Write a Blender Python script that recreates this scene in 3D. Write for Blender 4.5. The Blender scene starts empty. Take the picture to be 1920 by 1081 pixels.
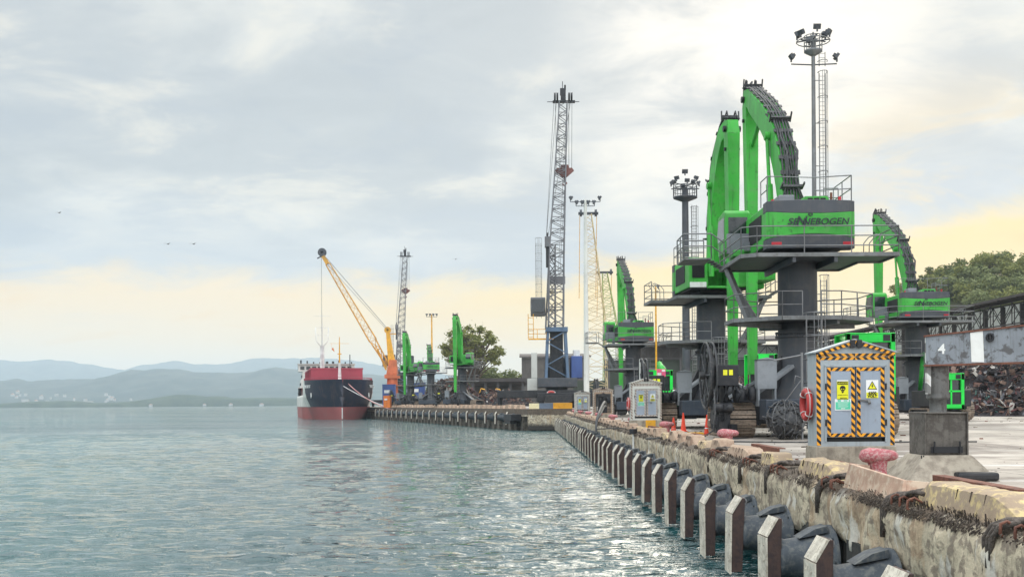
import bpy, math, random
import numpy as np
from mathutils import Vector, Matrix, noise
R=math.radians; PI=math.pi
random.seed(7)
S=bpy.context.scene
COL=S.collection
HAZE=1.3e-4; FRONT=.88; BACK=.8; OVER=1.4
EYE=3.7; F=2000.0; VPX=980.0; HY=755.0; ROLL=R(0.4)
# ---------------- camera
cd=bpy.data.cameras.new('camera'); cam=bpy.data.objects.new('camera',cd); COL.objects.link(cam)
cam.location=(0,0,EYE); cam.rotation_euler=(R(90),ROLL,0)
cd.sensor_width=36; cd.lens=F/1920*36; cd.shift_x=-(VPX-960)/1920; cd.shift_y=(HY-540.5)/1920
cd.clip_start=0.5; cd.clip_end=40000
S.camera=cam
# ---------------- sky and sun
def lin(c):
    return tuple(((v/255)/12.92 if v/255<=.04045 else ((v/255+.055)/1.055)**2.4) for v in c)
class NT:
    def __init__(s,nt): s.nt=nt; s.n=nt.nodes; s.l=nt.links
    def new(s,t,**k):
        n=s.n.new(t)
        for a,b in k.items(): setattr(n,a,b)
        return n
    def put(s,sock,v):
        if isinstance(v,bpy.types.NodeSocket): s.l.new(v,sock)
        elif isinstance(v,(tuple,list)) and len(v)==3 and sock.type=='RGBA': sock.default_value=(*v,1)
        else: sock.default_value=v
    def math(s,op,a,b=0.0,c=0.0):
        n=s.new('ShaderNodeMath',operation=op)
        for i,v in enumerate((a,b,c)): s.put(n.inputs[i],v)
        return n.outputs[0]
    def mix(s,f,a,b,bt='MIX'):
        n=s.new('ShaderNodeMix',data_type='RGBA',blend_type=bt)
        s.put(n.inputs[0],f); s.put(n.inputs[6],a); s.put(n.inputs[7],b); return n.outputs[2]
    def step(s,x,a,b):
        n=s.new('ShaderNodeMapRange',interpolation_type='SMOOTHSTEP')
        s.put(n.inputs[0],x); n.inputs[1].default_value=a; n.inputs[2].default_value=b; return n.outputs[0]
    def noise(s,vec,scale,detail=4,rough=.55,dist=0.0,scl=None):
        if scl is not None:
            m=s.new('ShaderNodeMapping'); s.put(m.inputs[0],vec); m.inputs[3].default_value=scl; vec=m.outputs[0]
        n=s.new('ShaderNodeTexNoise'); s.put(n.inputs['Vector'],vec)
        n.inputs['Scale'].default_value=scale; n.inputs['Detail'].default_value=detail
        n.inputs['Roughness'].default_value=rough; n.inputs['Distortion'].default_value=dist
        return n.outputs[0]
W=bpy.data.worlds.new('World'); S.world=W; W.use_nodes=True
t=NT(W.node_tree); t.n.clear()
SUN_EL=R(24); SUN_AZ=R(16)   # azimuth from +Y towards +X
tc=t.new('ShaderNodeTexCoord'); D=tc.outputs['Generated']
sx=t.new('ShaderNodeSeparateXYZ'); t.l.new(D,sx.inputs[0]); X,Y,Z=sx.outputs
zc=t.math('MAXIMUM',Z,0.0)
zz=t.math('ADD',zc,.22)
cx=t.new('ShaderNodeCombineXYZ'); t.put(cx.inputs[0],t.math('DIVIDE',X,zz)); t.put(cx.inputs[1],t.math('DIVIDE',Y,zz)); t.put(cx.inputs[2],3.7)
pl=cx.outputs[0]
n1=t.noise(pl,1.3,7,.54,.25,(1,1.0,1)); n2=t.noise(pl,4.2,7,.6,.35,(.75,1,1)); n3=t.noise(D,6.5,7,.62,.5,(1,1,2.8))
front=t.step(Y,-.2,.6)
# cloud deck
deck=t.mix(t.step(n1,.41,.59),lin((193,200,204)),lin((226,228,224)))
deck=t.mix(t.math('MULTIPLY',t.math('SUBTRACT',1.0,t.step(n2,.34,.52)),.40),deck,lin((178,187,193)))
deck=t.mix(t.math('MULTIPLY',t.step(n2,.50,.70),.5),deck,lin((252,246,230)))
deck=t.mix(t.math('MULTIPLY',t.step(n3,.50,.66),.42),deck,lin((176,187,198)))
# brighter thin patch where the sun sits behind the deck
sd=t.new('ShaderNodeVectorMath',operation='DOT_PRODUCT'); t.l.new(D,sd.inputs[0])
sd.inputs[1].default_value=(math.sin(R(12))*math.cos(R(18)),math.cos(R(12))*math.cos(R(18)),math.sin(R(18)))
glow=t.step(sd.outputs['Value'],.982,.999)
deck=t.mix(t.math('MULTIPLY',glow,t.step(n2,.3,.62)),deck,lin((251,247,238)))
# warm band under the ragged lower edge of the deck, higher towards the right
e0=t.math('MULTIPLY_ADD',t.math('MAXIMUM',X,0.0),.13,.110)
e0=t.math('ADD',e0,t.math('MULTIPLY',t.math('SUBTRACT',n3,.5),.09))
d=t.math('SUBTRACT',Z,e0)
warm=t.math('SUBTRACT',1.0,t.step(d,-.012,.022))
wc=t.mix(t.step(X,-.5,.35),lin((255,236,202)),lin((255,218,140)))
wc=t.mix(t.step(Z,.03,.10),wc,t.mix(t.step(X,-.3,.1),lin((255,232,192)),lin((255,224,148))))
wc=t.mix(t.math('MULTIPLY',t.step(n2,.5,.72),.35),wc,lin((255,212,140)))
# thin grey streaks in the band and yellow patches above it at right
wc=t.mix(t.math('MULTIPLY',t.step(t.noise(D,4,5,.6,.2,(1,1,7)),.52,.75),.35),wc,lin((232,226,214)))
deck=t.mix(t.math('MULTIPLY',t.math('MULTIPLY',t.step(X,.12,.40),t.math('SUBTRACT',1.0,t.step(Z,.17,.30))),t.step(n3,.44,.60)),deck,lin((255,226,168)))
edge=t.math('MULTIPLY',t.step(d,-.01,.012),t.math('SUBTRACT',1.0,t.step(d,.02,.09)))
deck=t.mix(t.math('MULTIPLY',edge,.6),deck,lin((190,202,214)))
sky=t.mix(warm,deck,wc)
back=t.mix(t.step(Z,.0,.5),lin((226,228,230)),lin((205,214,222)))
back=t.mix(t.step(n1,.4,.65),back,lin((238,240,242)))
sky=t.mix(front,back,sky)
sky=t.mix(t.step(Z,-.02,.0),lin((90,105,110)),sky)
nis=t.new('ShaderNodeTexSky',sky_type='NISHITA'); nis.sun_disc=False; nis.sun_elevation=SUN_EL; nis.sun_rotation=SUN_AZ
nis.air_density=1.5; nis.dust_density=2
bg1=t.new('ShaderNodeBackground'); t.l.new(nis.outputs[0],bg1.inputs[0]); bg1.inputs[1].default_value=.004
bg2=t.new('ShaderNodeBackground'); t.l.new(sky,bg2.inputs[0])
# unseen sky overhead and behind the viewer is boosted to brighten the foreground
bst=t.math('ADD',t.math('MULTIPLY',t.math('SUBTRACT',1.0,t.step(Y,-.6,.15)),BACK),t.math('MULTIPLY',t.step(Z,.36,.8),OVER))
t.put(bg2.inputs[1],t.math('ADD',bst,FRONT))
ad=t.new('ShaderNodeAddShader'); t.l.new(bg1.outputs[0],ad.inputs[0]); t.l.new(bg2.outputs[0],ad.inputs[1])
wo=t.new('ShaderNodeOutputWorld'); t.l.new(ad.outputs[0],wo.inputs[0])
sl=bpy.data.lights.new('sun','SUN'); sl.energy=1.1; sl.angle=R(32); sl.color=(1,.9,.75)
so=bpy.data.objects.new('sun',sl); COL.objects.link(so)
sv=Vector((math.sin(SUN_AZ)*math.cos(SUN_EL),math.cos(SUN_AZ)*math.cos(SUN_EL),math.sin(SUN_EL)))
so.rotation_euler=sv.to_track_quat('Z','Y').to_euler(); so.location=(0,0,80)
S.view_settings.view_transform='Standard'; S.view_settings.look='None'; S.view_settings.exposure=0.24; S.view_settings.gamma=1
S.render.engine='CYCLES'; S.cycles.use_denoising=True
S.cycles.max_bounces=6; S.cycles.volume_bounces=2; S.cycles.caustics_reflective=False; S.cycles.caustics_refractive=False
# ---------------- helpers
def P(px,py,Yd):
    dx=px-VPX; dy=HY-py; c,s=math.cos(ROLL),math.sin(ROLL)
    return Vector(((dx*c+dy*s)*Yd/F, Yd, EYE+(-dx*s+dy*c)*Yd/F))
def px_z(px,py,Yd): return P(px,py,Yd).z
def px_x(px,Yd): return (px-VPX)*Yd/F
class MB:
    def __init__(s): s.v=[]; s.f=[]; s.sm=[]; s.mi=[]; s.m=0
    def add(s,vs,fs,smooth=False):
        o=len(s.v); s.v+= [tuple(v) for v in vs]
        for f in fs: s.f.append(tuple(i+o for i in f)); s.sm.append(smooth); s.mi.append(s.m)
        return s
    def hexa(s,b,t_):
        return s.add(list(b)+list(t_),[(3,2,1,0),(4,5,6,7),(0,1,5,4),(1,2,6,5),(2,3,7,6),(3,0,4,7)])
    def box(s,x0,x1,y0,y1,z0,z1,rot=0,piv=None):
        vs=[Vector(q) for q in ((x0,y0,z0),(x1,y0,z0),(x1,y1,z0),(x0,y1,z0),(x0,y0,z1),(x1,y0,z1),(x1,y1,z1),(x0,y1,z1))]
        if rot:
            pv=Vector(piv or ((x0+x1)/2,(y0+y1)/2,0)); M=Matrix.Rotation(rot,3,'Z'); vs=[M@(q-pv)+pv for q in vs]
        return s.hexa(vs[:4],vs[4:])
    def bar(s,p,q,w,h=None,up=(0,0,1)):
        p=Vector(p); q=Vector(q); h=h or w; d=(q-p)
        if d.length<1e-6: return s
        d.normalize(); u=Vector(up)
        if abs(d.dot(u))>.98: u=Vector((0,1,0))
        r=d.cross(u).normalized(); u=r.cross(d)
        a=[p+r*sx*w/2+u*sy*h/2 for sx,sy in ((-1,-1),(1,-1),(1,1),(-1,1))]
        b=[q+r*sx*w/2+u*sy*h/2 for sx,sy in ((-1,-1),(1,-1),(1,1),(-1,1))]
        return s.add(a+b,[(0,1,2,3),(7,6,5,4),(4,5,1,0),(5,6,2,1),(6,7,3,2),(7,4,0,3)])
    def tube(s,p,q,r0,r1=None,n=8,caps=True):
        p=Vector(p); q=Vector(q); r1=r0 if r1 is None else r1; d=(q-p)
        if d.length<1e-6: return s
        d.normalize(); u=Vector((0,0,1)) if abs(d.z)<.95 else Vector((0,1,0)); a=d.cross(u).normalized(); b=a.cross(d)
        ring=lambda c,r:[c+(a*math.cos(2*PI*i/n)+b*math.sin(2*PI*i/n))*r for i in range(n)]
        A,B=ring(p,r0),ring(q,r1)
        s.add(A+B,[(i,n+i,n+(i+1)%n,(i+1)%n) for i in range(n)],True)
        if caps: s.add(A,[tuple(range(n))]); s.add(B,[tuple(reversed(range(n)))])
        return s
    def path(s,pts,r,n=6,closed=False):
        pts=[Vector(p) for p in pts]; m=len(pts); rings=[]; prev=None
        rr=r if isinstance(r,(list,tuple)) else [r]*m
        for i,p in enumerate(pts):
            if closed: d=pts[(i+1)%m]-pts[i-1]
            else: d=pts[min(i+1,m-1)]-pts[max(i-1,0)]
            d.normalize()
            if prev is None:
                u=Vector((0,0,1)) if abs(d.z)<.9 else Vector((0,1,0)); a=d.cross(u).normalized()
            else: a=(prev-d*prev.dot(d)).normalized()
            prev=a; b=d.cross(a)
            rings.append([p+(a*math.cos(2*PI*k/n)+b*math.sin(2*PI*k/n))*rr[i] for k in range(n)])
        vs=[v for r_ in rings for v in r_]; fs=[]
        for i in range(m if closed else m-1):
            j=(i+1)%m
            for k in range(n): fs.append((i*n+k,i*n+(k+1)%n,j*n+(k+1)%n,j*n+k))
        if not closed: fs+= [tuple(reversed(range(n))),tuple((m-1)*n+k for k in range(n))]
        return s.add(vs,fs,True)
    def lathe(s,prof,c=(0,0,0),n=16,axis='Z',smooth=True,a0=0,a1=2*PI):
        c=Vector(c); full=abs(a1-a0-2*PI)<1e-6; k=n if full else n+1; vs=[]
        for r,h in prof:
            for i in range(k):
                a=a0+(a1-a0)*i/n; x,y=r*math.cos(a),r*math.sin(a)
                v=(x,y,h) if axis=='Z' else ((h,x,y) if axis=='X' else (y,h,x))
                vs.append(c+Vector(v))
        fs=[]
        for j in range(len(prof)-1):
            for i in range(n):
                i2=(i+1)%k; fs.append((j*k+i,j*k+i2,(j+1)*k+i2,(j+1)*k+i))
        s.add(vs,fs,smooth)
        if full:
            if prof[0][0]>1e-4: s.add(vs[:k],[tuple(reversed(range(k)))])
            if prof[-1][0]>1e-4: s.add(vs[-k:],[tuple(range(k))])
        return s
    def prism(s,poly,d0,d1,plane='XZ'):
        def T(a,b,d): return {'XZ':(a,d,b),'YZ':(d,a,b),'XY':(a,b,d)}[plane]
        n=len(poly); A=[T(a,b,d0) for a,b in poly]; B=[T(a,b,d1) for a,b in poly]
        return s.add(A+B,[tuple(range(n)),tuple(reversed(range(n,2*n)))]+[(i,n+i,n+(i+1)%n,(i+1)%n) for i in range(n)])
    def loft(s,secs,smooth=False,cap=True):
        n=len(secs[0]); vs=[v for q in secs for v in q]; fs=[]
        for j in range(len(secs)-1):
            for i in range(n): fs.append((j*n+i,j*n+(i+1)%n,(j+1)*n+(i+1)%n,(j+1)*n+i))
        if cap: fs+=[tuple(reversed(range(n))),tuple((len(secs)-1)*n+i for i in range(n))]
        return s.add(vs,fs,smooth)
    def lattice(s,p,q,w0,w1,h0,h1,n,rc,rb,side=None,segs=4):
        """four-chord lattice from p to q; w across 'side', h across the third axis"""
        p=Vector(p); q=Vector(q); d=(q-p).normalized(); a=Vector(side or (1,0,0)); a=(a-d*a.dot(d)).normalized(); b=d.cross(a)
        cr=[]
        for i in range(n+1):
            f=i/n; c=p.lerp(q,f); w=(w0+(w1-w0)*f)/2; h=(h0+(h1-h0)*f)/2
            cr.append([c+a*w*sx+b*h*sy for sx,sy in ((-1,-1),(1,-1),(1,1),(-1,1))])
        for k in range(4): s.tube(cr[0][k],cr[n][k],rc,rc*.8,segs+1)
        for i in range(n):
            for k in range(4):
                k2=(k+1)%4
                A,B=(cr[i][k],cr[i+1][k2]) if (i+k)%2 else (cr[i][k2],cr[i+1][k])
                s.tube(A,B,rb,rb,segs,False)
                if i%2==0: s.tube(cr[i][k],cr[i][k2],rb,rb,segs,False)
        return s
    def build(s,name,mats=None,parent=None,bevel=0,loc=None,fix=True):
        me=bpy.data.meshes.new(name); me.from_pydata(s.v,[],s.f); me.update()
        me.polygons.foreach_set('use_smooth',s.sm); me.polygons.foreach_set('material_index',s.mi)
        if mats is not None:
            for m_ in (mats if isinstance(mats,(list,tuple)) else [mats]): me.materials.append(m_)
        o=bpy.data.objects.new(name,me); COL.objects.link(o)
        if parent is not None: o.parent=parent
        if loc is not None: o.location=loc
        if fix:
            import bmesh
            bm=bmesh.new(); bm.from_mesh(me); bmesh.ops.recalc_face_normals(bm,faces=bm.faces); bm.to_mesh(me); bm.free()
        if bevel:
            b=o.modifiers.new('bevel','BEVEL'); b.width=bevel; b.segments=2; b.limit_method='ANGLE'; b.angle_limit=R(40)
        return o
def tag(o,label=None,cat=None,group=None,kind=None):
    if label: o['label']=label
    if cat: o['category']=cat
    if group: o['group']=group
    if kind: o['kind']=kind
    return o
def empty(name,loc,rz=0,label=None,cat=None,group=None):
    o=bpy.data.objects.new(name,None); COL.objects.link(o); o.location=loc; o.rotation_euler=(0,0,rz); o.empty_display_size=.3
    return tag(o,label,cat,group)
KIDS={}
def copy_tree(o,parent=None):
    c=o.copy(); COL.objects.link(c)
    if parent is not None: c.parent=parent
    for ch in [q for q in COL.objects if q.parent==o]: copy_tree(ch,c)
    return c
def clone(o,loc,rz=None,label=None,group=None,scale=None):
    c=copy_tree(o); c.location=loc
    if rz is not None: c.rotation_euler=(0,0,rz)
    if label: c['label']=label
    if group: c['group']=group
    if scale: c.scale=(scale,)*3
    return c
def text(name,body,size,mat,parent,loc,rot=(R(90),0,0),shear=0,ext=.006,offset=0,align='CENTER',sx=1):
    cu=bpy.data.curves.new(name,'FONT'); cu.body=body; cu.size=size; cu.extrude=ext; cu.shear=shear; cu.offset=offset
    cu.align_x=align; cu.align_y='CENTER'; cu.resolution_u=3
    o=bpy.data.objects.new(name,cu); COL.objects.link(o); bpy.context.view_layer.update()
    me=bpy.data.meshes.new_from_object(o.evaluated_get(bpy.context.evaluated_depsgraph_get()))
    bpy.data.objects.remove(o); bpy.data.curves.remove(cu)
    me.materials.clear(); me.materials.append(mat); me.name=name
    m=bpy.data.objects.new(name,me); COL.objects.link(m); m.parent=parent; m.location=loc; m.rotation_euler=rot; m.scale=(sx,1,1)
    return m
# ---------------- materials
MAT={}
def M(name,col,rough=.6,metal=0.0,dirt=None,amt=.4,lo=.45,hi=.7,scale=1.2,streak=0.0,bump=.15,bscale=14,vary=.18,spec=.5,coat=0.0):
    """painted / mineral surface: base colour with broad variation, dirt patches, optional vertical run marks"""
    m=bpy.data.materials.new(name); m.use_nodes=True; t=NT(m.node_tree); b=t.n['Principled BSDF']
    g=t.new('ShaderNodeNewGeometry').outputs['Position']
    base=col if max(col)<=1.0 else lin(col)
    big=t.noise(g,.55*scale,3,.5)
    c=t.mix(t.step(big,.3,.7),tuple(v*(1-vary) for v in base),tuple(min(1,v*(1+vary)) for v in base))
    dc=dirt or tuple(v*.35+.02 for v in base); dc=dc if max(dc)<=1.0 else lin(dc)
    n1=t.noise(g,2.2*scale,7,.62,.3)
    c=t.mix(t.math('MULTIPLY',t.step(n1,lo,hi),amt),c,dc)
    if streak:
        n2=t.noise(g,6*scale,5,.6,0,(1,1,.07))
        c=t.mix(t.math('MULTIPLY',t.step(n2,.5,.72),streak),c,dc)
    t.l.new(c,b.inputs['Base Color'])
    b.inputs['Metallic'].default_value=metal
    t.put(b.inputs['Roughness'],t.math('MULTIPLY_ADD',n1,.25,rough-.12))
    b.inputs['Specular IOR Level'].default_value=spec
    b.inputs['Coat Weight'].default_value=coat
    if bump:
        bn=t.new('ShaderNodeBump'); bn.inputs['Strength'].default_value=bump; bn.inputs['Distance'].default_value=.03
        t.l.new(t.noise(g,bscale,5,.6),bn.inputs['Height']); t.l.new(bn.outputs[0],b.inputs['Normal'])
    MAT[name]=m; return m
GREEN=M('green paint',lin((58,172,56)),.5,0,lin((92,150,84)),.55,.44,.70,1.1,0,.05,8,.2)
def weather(m,col,a1,a2):
    t=NT(m.node_tree); b=t.n['Principled BSDF']; c=b.inputs['Base Color'].links[0].from_socket; g=t.new('ShaderNodeNewGeometry').outputs['Position']
    c=t.mix(t.math('MULTIPLY',t.step(t.noise(g,5,6,.65,0,(1,1,.06)),.54,.70),a1),c,col)
    c=t.mix(t.math('MULTIPLY',t.step(t.noise(g,3.1,8,.7,.4),.58,.66),a2),c,col); t.l.new(c,b.inputs['Base Color'])
weather(GREEN,lin((40,62,34)),.55,.55)
GREEND=M('green side paint',lin((40,170,55)),.5,0,(.03,.06,.02),.5,.45,.7,1,.3,.05)
DGREY=M('dark grey paint',lin((68,72,78)),.55,0,(.12,.11,.10),.4,.45,.7,1,.35,.05)
BLACK=M('black paint',lin((27,29,34)),.55,0,(.10,.09,.08),.35,.45,.75,1,.2,.05)
NAVY=M('slate paint',lin((48,58,70)),.5,0,(.12,.11,.10),.35,.45,.75,1,.3,.05)
STEEL=M('galvanised steel',lin((126,127,128)),.5,.35,lin((96,88,80)),.5,.45,.7,1.5,.2,.05)
GRATE=M('platform steel',lin((122,124,124)),.6,.2,lin((70,62,56)),.5,.45,.7,1.5,.2,.1)
HOSE=M('hose rubber',lin((54,55,58)),.55,0,lin((120,116,108)),.4,.45,.7,4,0,.05)
GLASS=M('dark glass',lin((24,34,38)),.12,0,lin((60,66,66)),.25,.5,.7,2,0,0,spec=.8)
GRILLE=M('vent black',lin((18,20,20)),.7,0,None,.2)
REDL=M('red lens',lin((190,20,40)),.3,0,None,.1,bump=0)
LETTER=M('dark lettering',lin((30,46,44)),.5,0,None,.1,bump=0)
WHITE=M('white paint',lin((222,222,218)),.5,0,lin((150,140,128)),.35,.5,.75,1,.25,.03)
YELLOW=M('yellow paint',lin((232,170,40)),.5,0,lin((120,90,40)),.45,.45,.7,1.2,.25,.05)
ORANGE=M('orange paint',lin((222,120,40)),.5,0,lin((120,60,30)),.4,.45,.7,1,.3,.05)
RED=M('red paint',lin((196,60,56)),.5,0,lin((110,50,40)),.3,.5,.75,1,.1,.04)
BLUE=M('blue paint',lin((60,84,140)),.5,0,lin((40,50,80)),.35,.5,.75,.6,.2,.04)
LBLUE=M('light blue paint',lin((86,108,132)),.5,0,lin((60,70,80)),.4,.5,.75,1,.3,.04)
CONC=M('concrete',lin((168,158,142)),.9,0,lin((96,86,76)),.6,.42,.66,1.6,.35,.5,10,.15)
PINK=M('pink bollard paint',lin((184,98,104)),.8,0,lin((196,168,162)),.7,.44,.60,9,.2,1.0,30,.15)
RUST=M('rusty steel',lin((128,84,68)),.8,.1,lin((70,48,42)),.6,.42,.68,3,.4,.5,20)
RUBBER=M('fender rubber',lin((66,73,80)),.7,0,lin((118,118,112)),.55,.46,.66,3.5,.4,.15,12)
PLATE=M('fender steel',lin((78,60,54)),.75,.1,lin((46,42,46)),.6,.42,.66,3,.5,.3,18)
PAD=M('fender face board',lin((212,204,188)),.75,0,lin((132,118,100)),.6,.45,.68,6,.6,.25,20)
YCONC=M('yellow washed concrete',lin((214,190,138)),.9,0,lin((160,140,120)),.94,.37,.52,2.6,.4,.5,12,.12)
BCONC=M('brown washed concrete',lin((178,154,132)),.88,0,lin((128,98,80)),.6,.42,.66,1.8,.4,.5,12,.12)
CGREY=M('cabinet grey paint',lin((160,172,186)),.5,.05,lin((130,128,134)),.4,.5,.75,1.6,.25,.05,10,.07)
weather(CGREY,lin((122,98,84)),.35,.4)
CLIGHT=M('cabinet frame grey',lin((168,176,180)),.5,.05,lin((116,108,100)),.35,.5,.75,1.6,.3,.05,10,.08)
ROPE=M('old rope',lin((112,102,94)),.95,0,lin((52,44,40)),.6,.4,.6,8,0,.8,60)
MUSSEL=M('dark growth',lin((62,54,48)),.95,0,lin((112,98,84)),.5,.4,.6,6,0,.9,40)
SIGNW=M('sign white',lin((238,240,236)),.4,0,None,.08,bump=0)
SIGNY=M('sign yellow',lin((238,234,40)),.4,0,None,.08,bump=0)
SIGNG=M('sign green',lin((92,206,168)),.4,0,None,.1,bump=0)
INK=M('sign ink',lin((22,22,20)),.5,0,None,.05,bump=0)
BRIGHTG=M('vivid green enamel',lin((10,220,70)),.4,0,lin((20,120,50)),.15,.5,.75,1,.1,.02)
TRACK=M('track steel',lin((150,134,118)),.75,.15,lin((72,64,58)),.6,.42,.66,4,0,.4,24)
GREYBOX=M('grey box paint',lin((128,132,136)),.55,0,None,.3)
BEAM=M('weathered beam paint',lin((136,142,148)),.65,.1,lin((64,56,50)),.7,.5,.62,3.2,.3,.25,10,.12)
HULLRED=M('antifouling red',lin((160,88,86)),.6,0,lin((140,100,96)),.4,.45,.7,.3,.4,.05,4)
HULLBLUE=M('hull dark blue',lin((20,30,52)),.4,0,lin((92,70,62)),.35,.5,.75,.25,.35,.03,4)
HATCH=M('hatch red',lin((158,62,76)),.6,0,lin((140,50,66)),.4,.5,.75,.2,.2,.03,4)
HULLWH=M('hull grey white',lin((212,212,204)),.55,0,lin((150,146,138)),.4,.5,.75,.25,.3,.03,4)
def stripes(name,c1,c2,k,sgn,axis='XZ'):
    m=bpy.data.materials.new(name); m.use_nodes=True; t=NT(m.node_tree); b=t.n['Principled BSDF']
    tc=t.new('ShaderNodeTexCoord').outputs['Object']; s=t.new('ShaderNodeSeparateXYZ'); t.l.new(tc,s.inputs[0])
    u=t.math('MULTIPLY_ADD',s.outputs[2],sgn*k,t.math('MULTIPLY',s.outputs[0],k))
    fr=t.math('FRACT',u); g=t.new('ShaderNodeNewGeometry').outputs['Position']
    c=t.mix(t.math('GREATER_THAN',fr,.5),lin(c1),lin(c2))
    c=t.mix(t.math('MULTIPLY',t.step(t.noise(g,9,6,.65),.5,.7),.35),c,lin((150,120,90)))
    t.l.new(c,b.inputs[0]); b.inputs['Roughness'].default_value=.55; return m
HZA=stripes('hazard tape left',(246,168,36),(28,28,32),6.3,1); HZB=stripes('hazard tape right',(246,168,36),(28,28,32),6.3,-1)

HZC=stripes('worn tape left',(226,218,204),(84,46,40),6.3,1); HZD=stripes('worn tape right',(226,218,204),(84,46,40),6.3,-1)
# ---------------- water
def make_water():
    rng=np.random.RandomState(3)
    ys=[3.0]
    while ys[-1]<420: ys.append(ys[-1]*1.0058)
    while ys[-1]<9000: ys.append(ys[-1]*1.06)
    ys=np.array([-600,-60,-6]+ys); nc=560
    u=np.linspace(-1,1,nc); rows=len(ys)
    hw=np.maximum(np.abs(ys),6)*.60+8; hw[:2]=600
    cx=np.where(ys>3,-.04*ys,0)
    Xg=cx[:,None]+u[None,:]*hw[:,None]; Yg=np.repeat(ys[:,None],nc,1)
    Zg=np.zeros_like(Xg); DX=np.zeros_like(Xg); DY=np.zeros_like(Xg)
    dy=np.gradient(ys); dx=2*hw/nc; cell=np.maximum(np.abs(dy),dx)[:,None]
    for i in range(90):
        L=.30*(13.0)**(rng.rand()**1.3); k=2*PI/L
        th=R(78)+rng.randn()*R(28)
        st=.024*(1.15 if L<1.6 else .62)
        a=st/k*math.sqrt(2)*(.6+.8*rng.rand()); ph=rng.rand()*6.283
        kx,ky=math.cos(th)*k,math.sin(th)*k
        fade=np.clip((L/cell-2.2)/2.5,0,1)
        # groups: slow amplitude drift so crests break up
        g=.5+.6*np.sin(Xg*k*.11*math.sin(th)+Yg*k*.06+ph*3)
        arg=kx*Xg+ky*Yg+ph
        s_,c_=np.sin(arg),np.cos(arg)
        Zg+=a*fade*g*s_; DX+=-1.15*a*fade*g*c_*math.cos(th); DY+=-1.15*a*fade*g*c_*math.sin(th)
    Xg=Xg+DX; Yg=Yg+DY
    v=np.stack([Xg,Yg,Zg],-1).reshape(-1,3)
    # outer skirt so the sheet reaches the horizon on both sides
    idx=np.arange(rows*nc).reshape(rows,nc)
    q=np.stack([idx[:-1,:-1],idx[:-1,1:],idx[1:,1:],idx[1:,:-1]],-1).reshape(-1,4)
    L_=np.array([[-9000,y,0] for y in ys]); Rr=np.array([[9000,y,0] for y in ys]); n0=rows*nc
    v=np.concatenate([v,L_,Rr]); li=np.arange(rows)+n0; ri=li+rows
    ql=np.stack([li[:-1],idx[:-1,0],idx[1:,0],li[1:]],-1); qr=np.stack([idx[:-1,-1],ri[:-1],ri[1:],idx[1:,-1]],-1)
    q=np.concatenate([q,ql,qr])
    me=bpy.data.meshes.new('water'); me.vertices.add(len(v)); me.vertices.foreach_set('co',v.ravel().astype(np.float32))
    me.loops.add(len(q)*4); me.polygons.add(len(q)); me.loops.foreach_set('vertex_index',q.ravel().astype(np.int32))
    me.polygons.foreach_set('loop_start',(np.arange(len(q))*4).astype(np.int32)); me.polygons.foreach_set('loop_total',np.full(len(q),4,np.int32))
    me.polygons.foreach_set('use_smooth',np.ones(len(q),bool)); me.update(); me.validate()
    o=bpy.data.objects.new('water',me); COL.objects.link(o); tag(o,kind='structure')
    m=bpy.data.materials.new('sea water'); m.use_nodes=True; t=NT(m.node_tree); b=t.n['Principled BSDF']
    g=t.new('ShaderNodeNewGeometry').outputs['Position']
    patch=t.noise(g,.02,4,.6,0,(1,.35,1))
    t.l.new(t.mix(t.step(patch,.35,.65),lin((14,62,66)),lin((36,90,88))),b.inputs['Base Color'])
    b.inputs['Roughness'].default_value=.04; b.inputs['IOR'].default_value=1.85
    wind=t.math('MULTIPLY_ADD',t.step(t.noise(g,.012,5,.6,.3,(1,4.5,1)),.42,.62),.75,.35)
    h1=t.noise(g,1.3,3,.6,.2,(.6,1.5,1)); h2=t.noise(g,4.2,3,.6,.2,(.55,1.4,1)); h3=t.noise(g,.3,3,.6,.2,(.5,1.5,1))
    h=t.math('ADD',t.math('MULTIPLY',h1,.20),t.math('MULTIPLY',h2,.055)); h=t.math('ADD',h,t.math('MULTIPLY',h3,.35))
    hs=t.step(t.noise(g,1.5,2.5,.5,.3,(.5,1.6,1)),.50,.82); hs2=t.step(t.noise(g,3.6,2,.5,.2,(.5,1.5,1)),.5,.85)
    h=t.math('ADD',h,t.math('ADD',t.math('MULTIPLY',hs,.42),t.math('MULTIPLY',hs2,.15)))
    bn=t.new('ShaderNodeBump'); t.l.new(h,bn.inputs['Height']); bn.inputs['Distance'].default_value=1.0
    t.l.new(wind,bn.inputs['Strength']); t.l.new(bn.outputs[0],b.inputs['Normal'])
    me.materials.append(m)
make_water()
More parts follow.
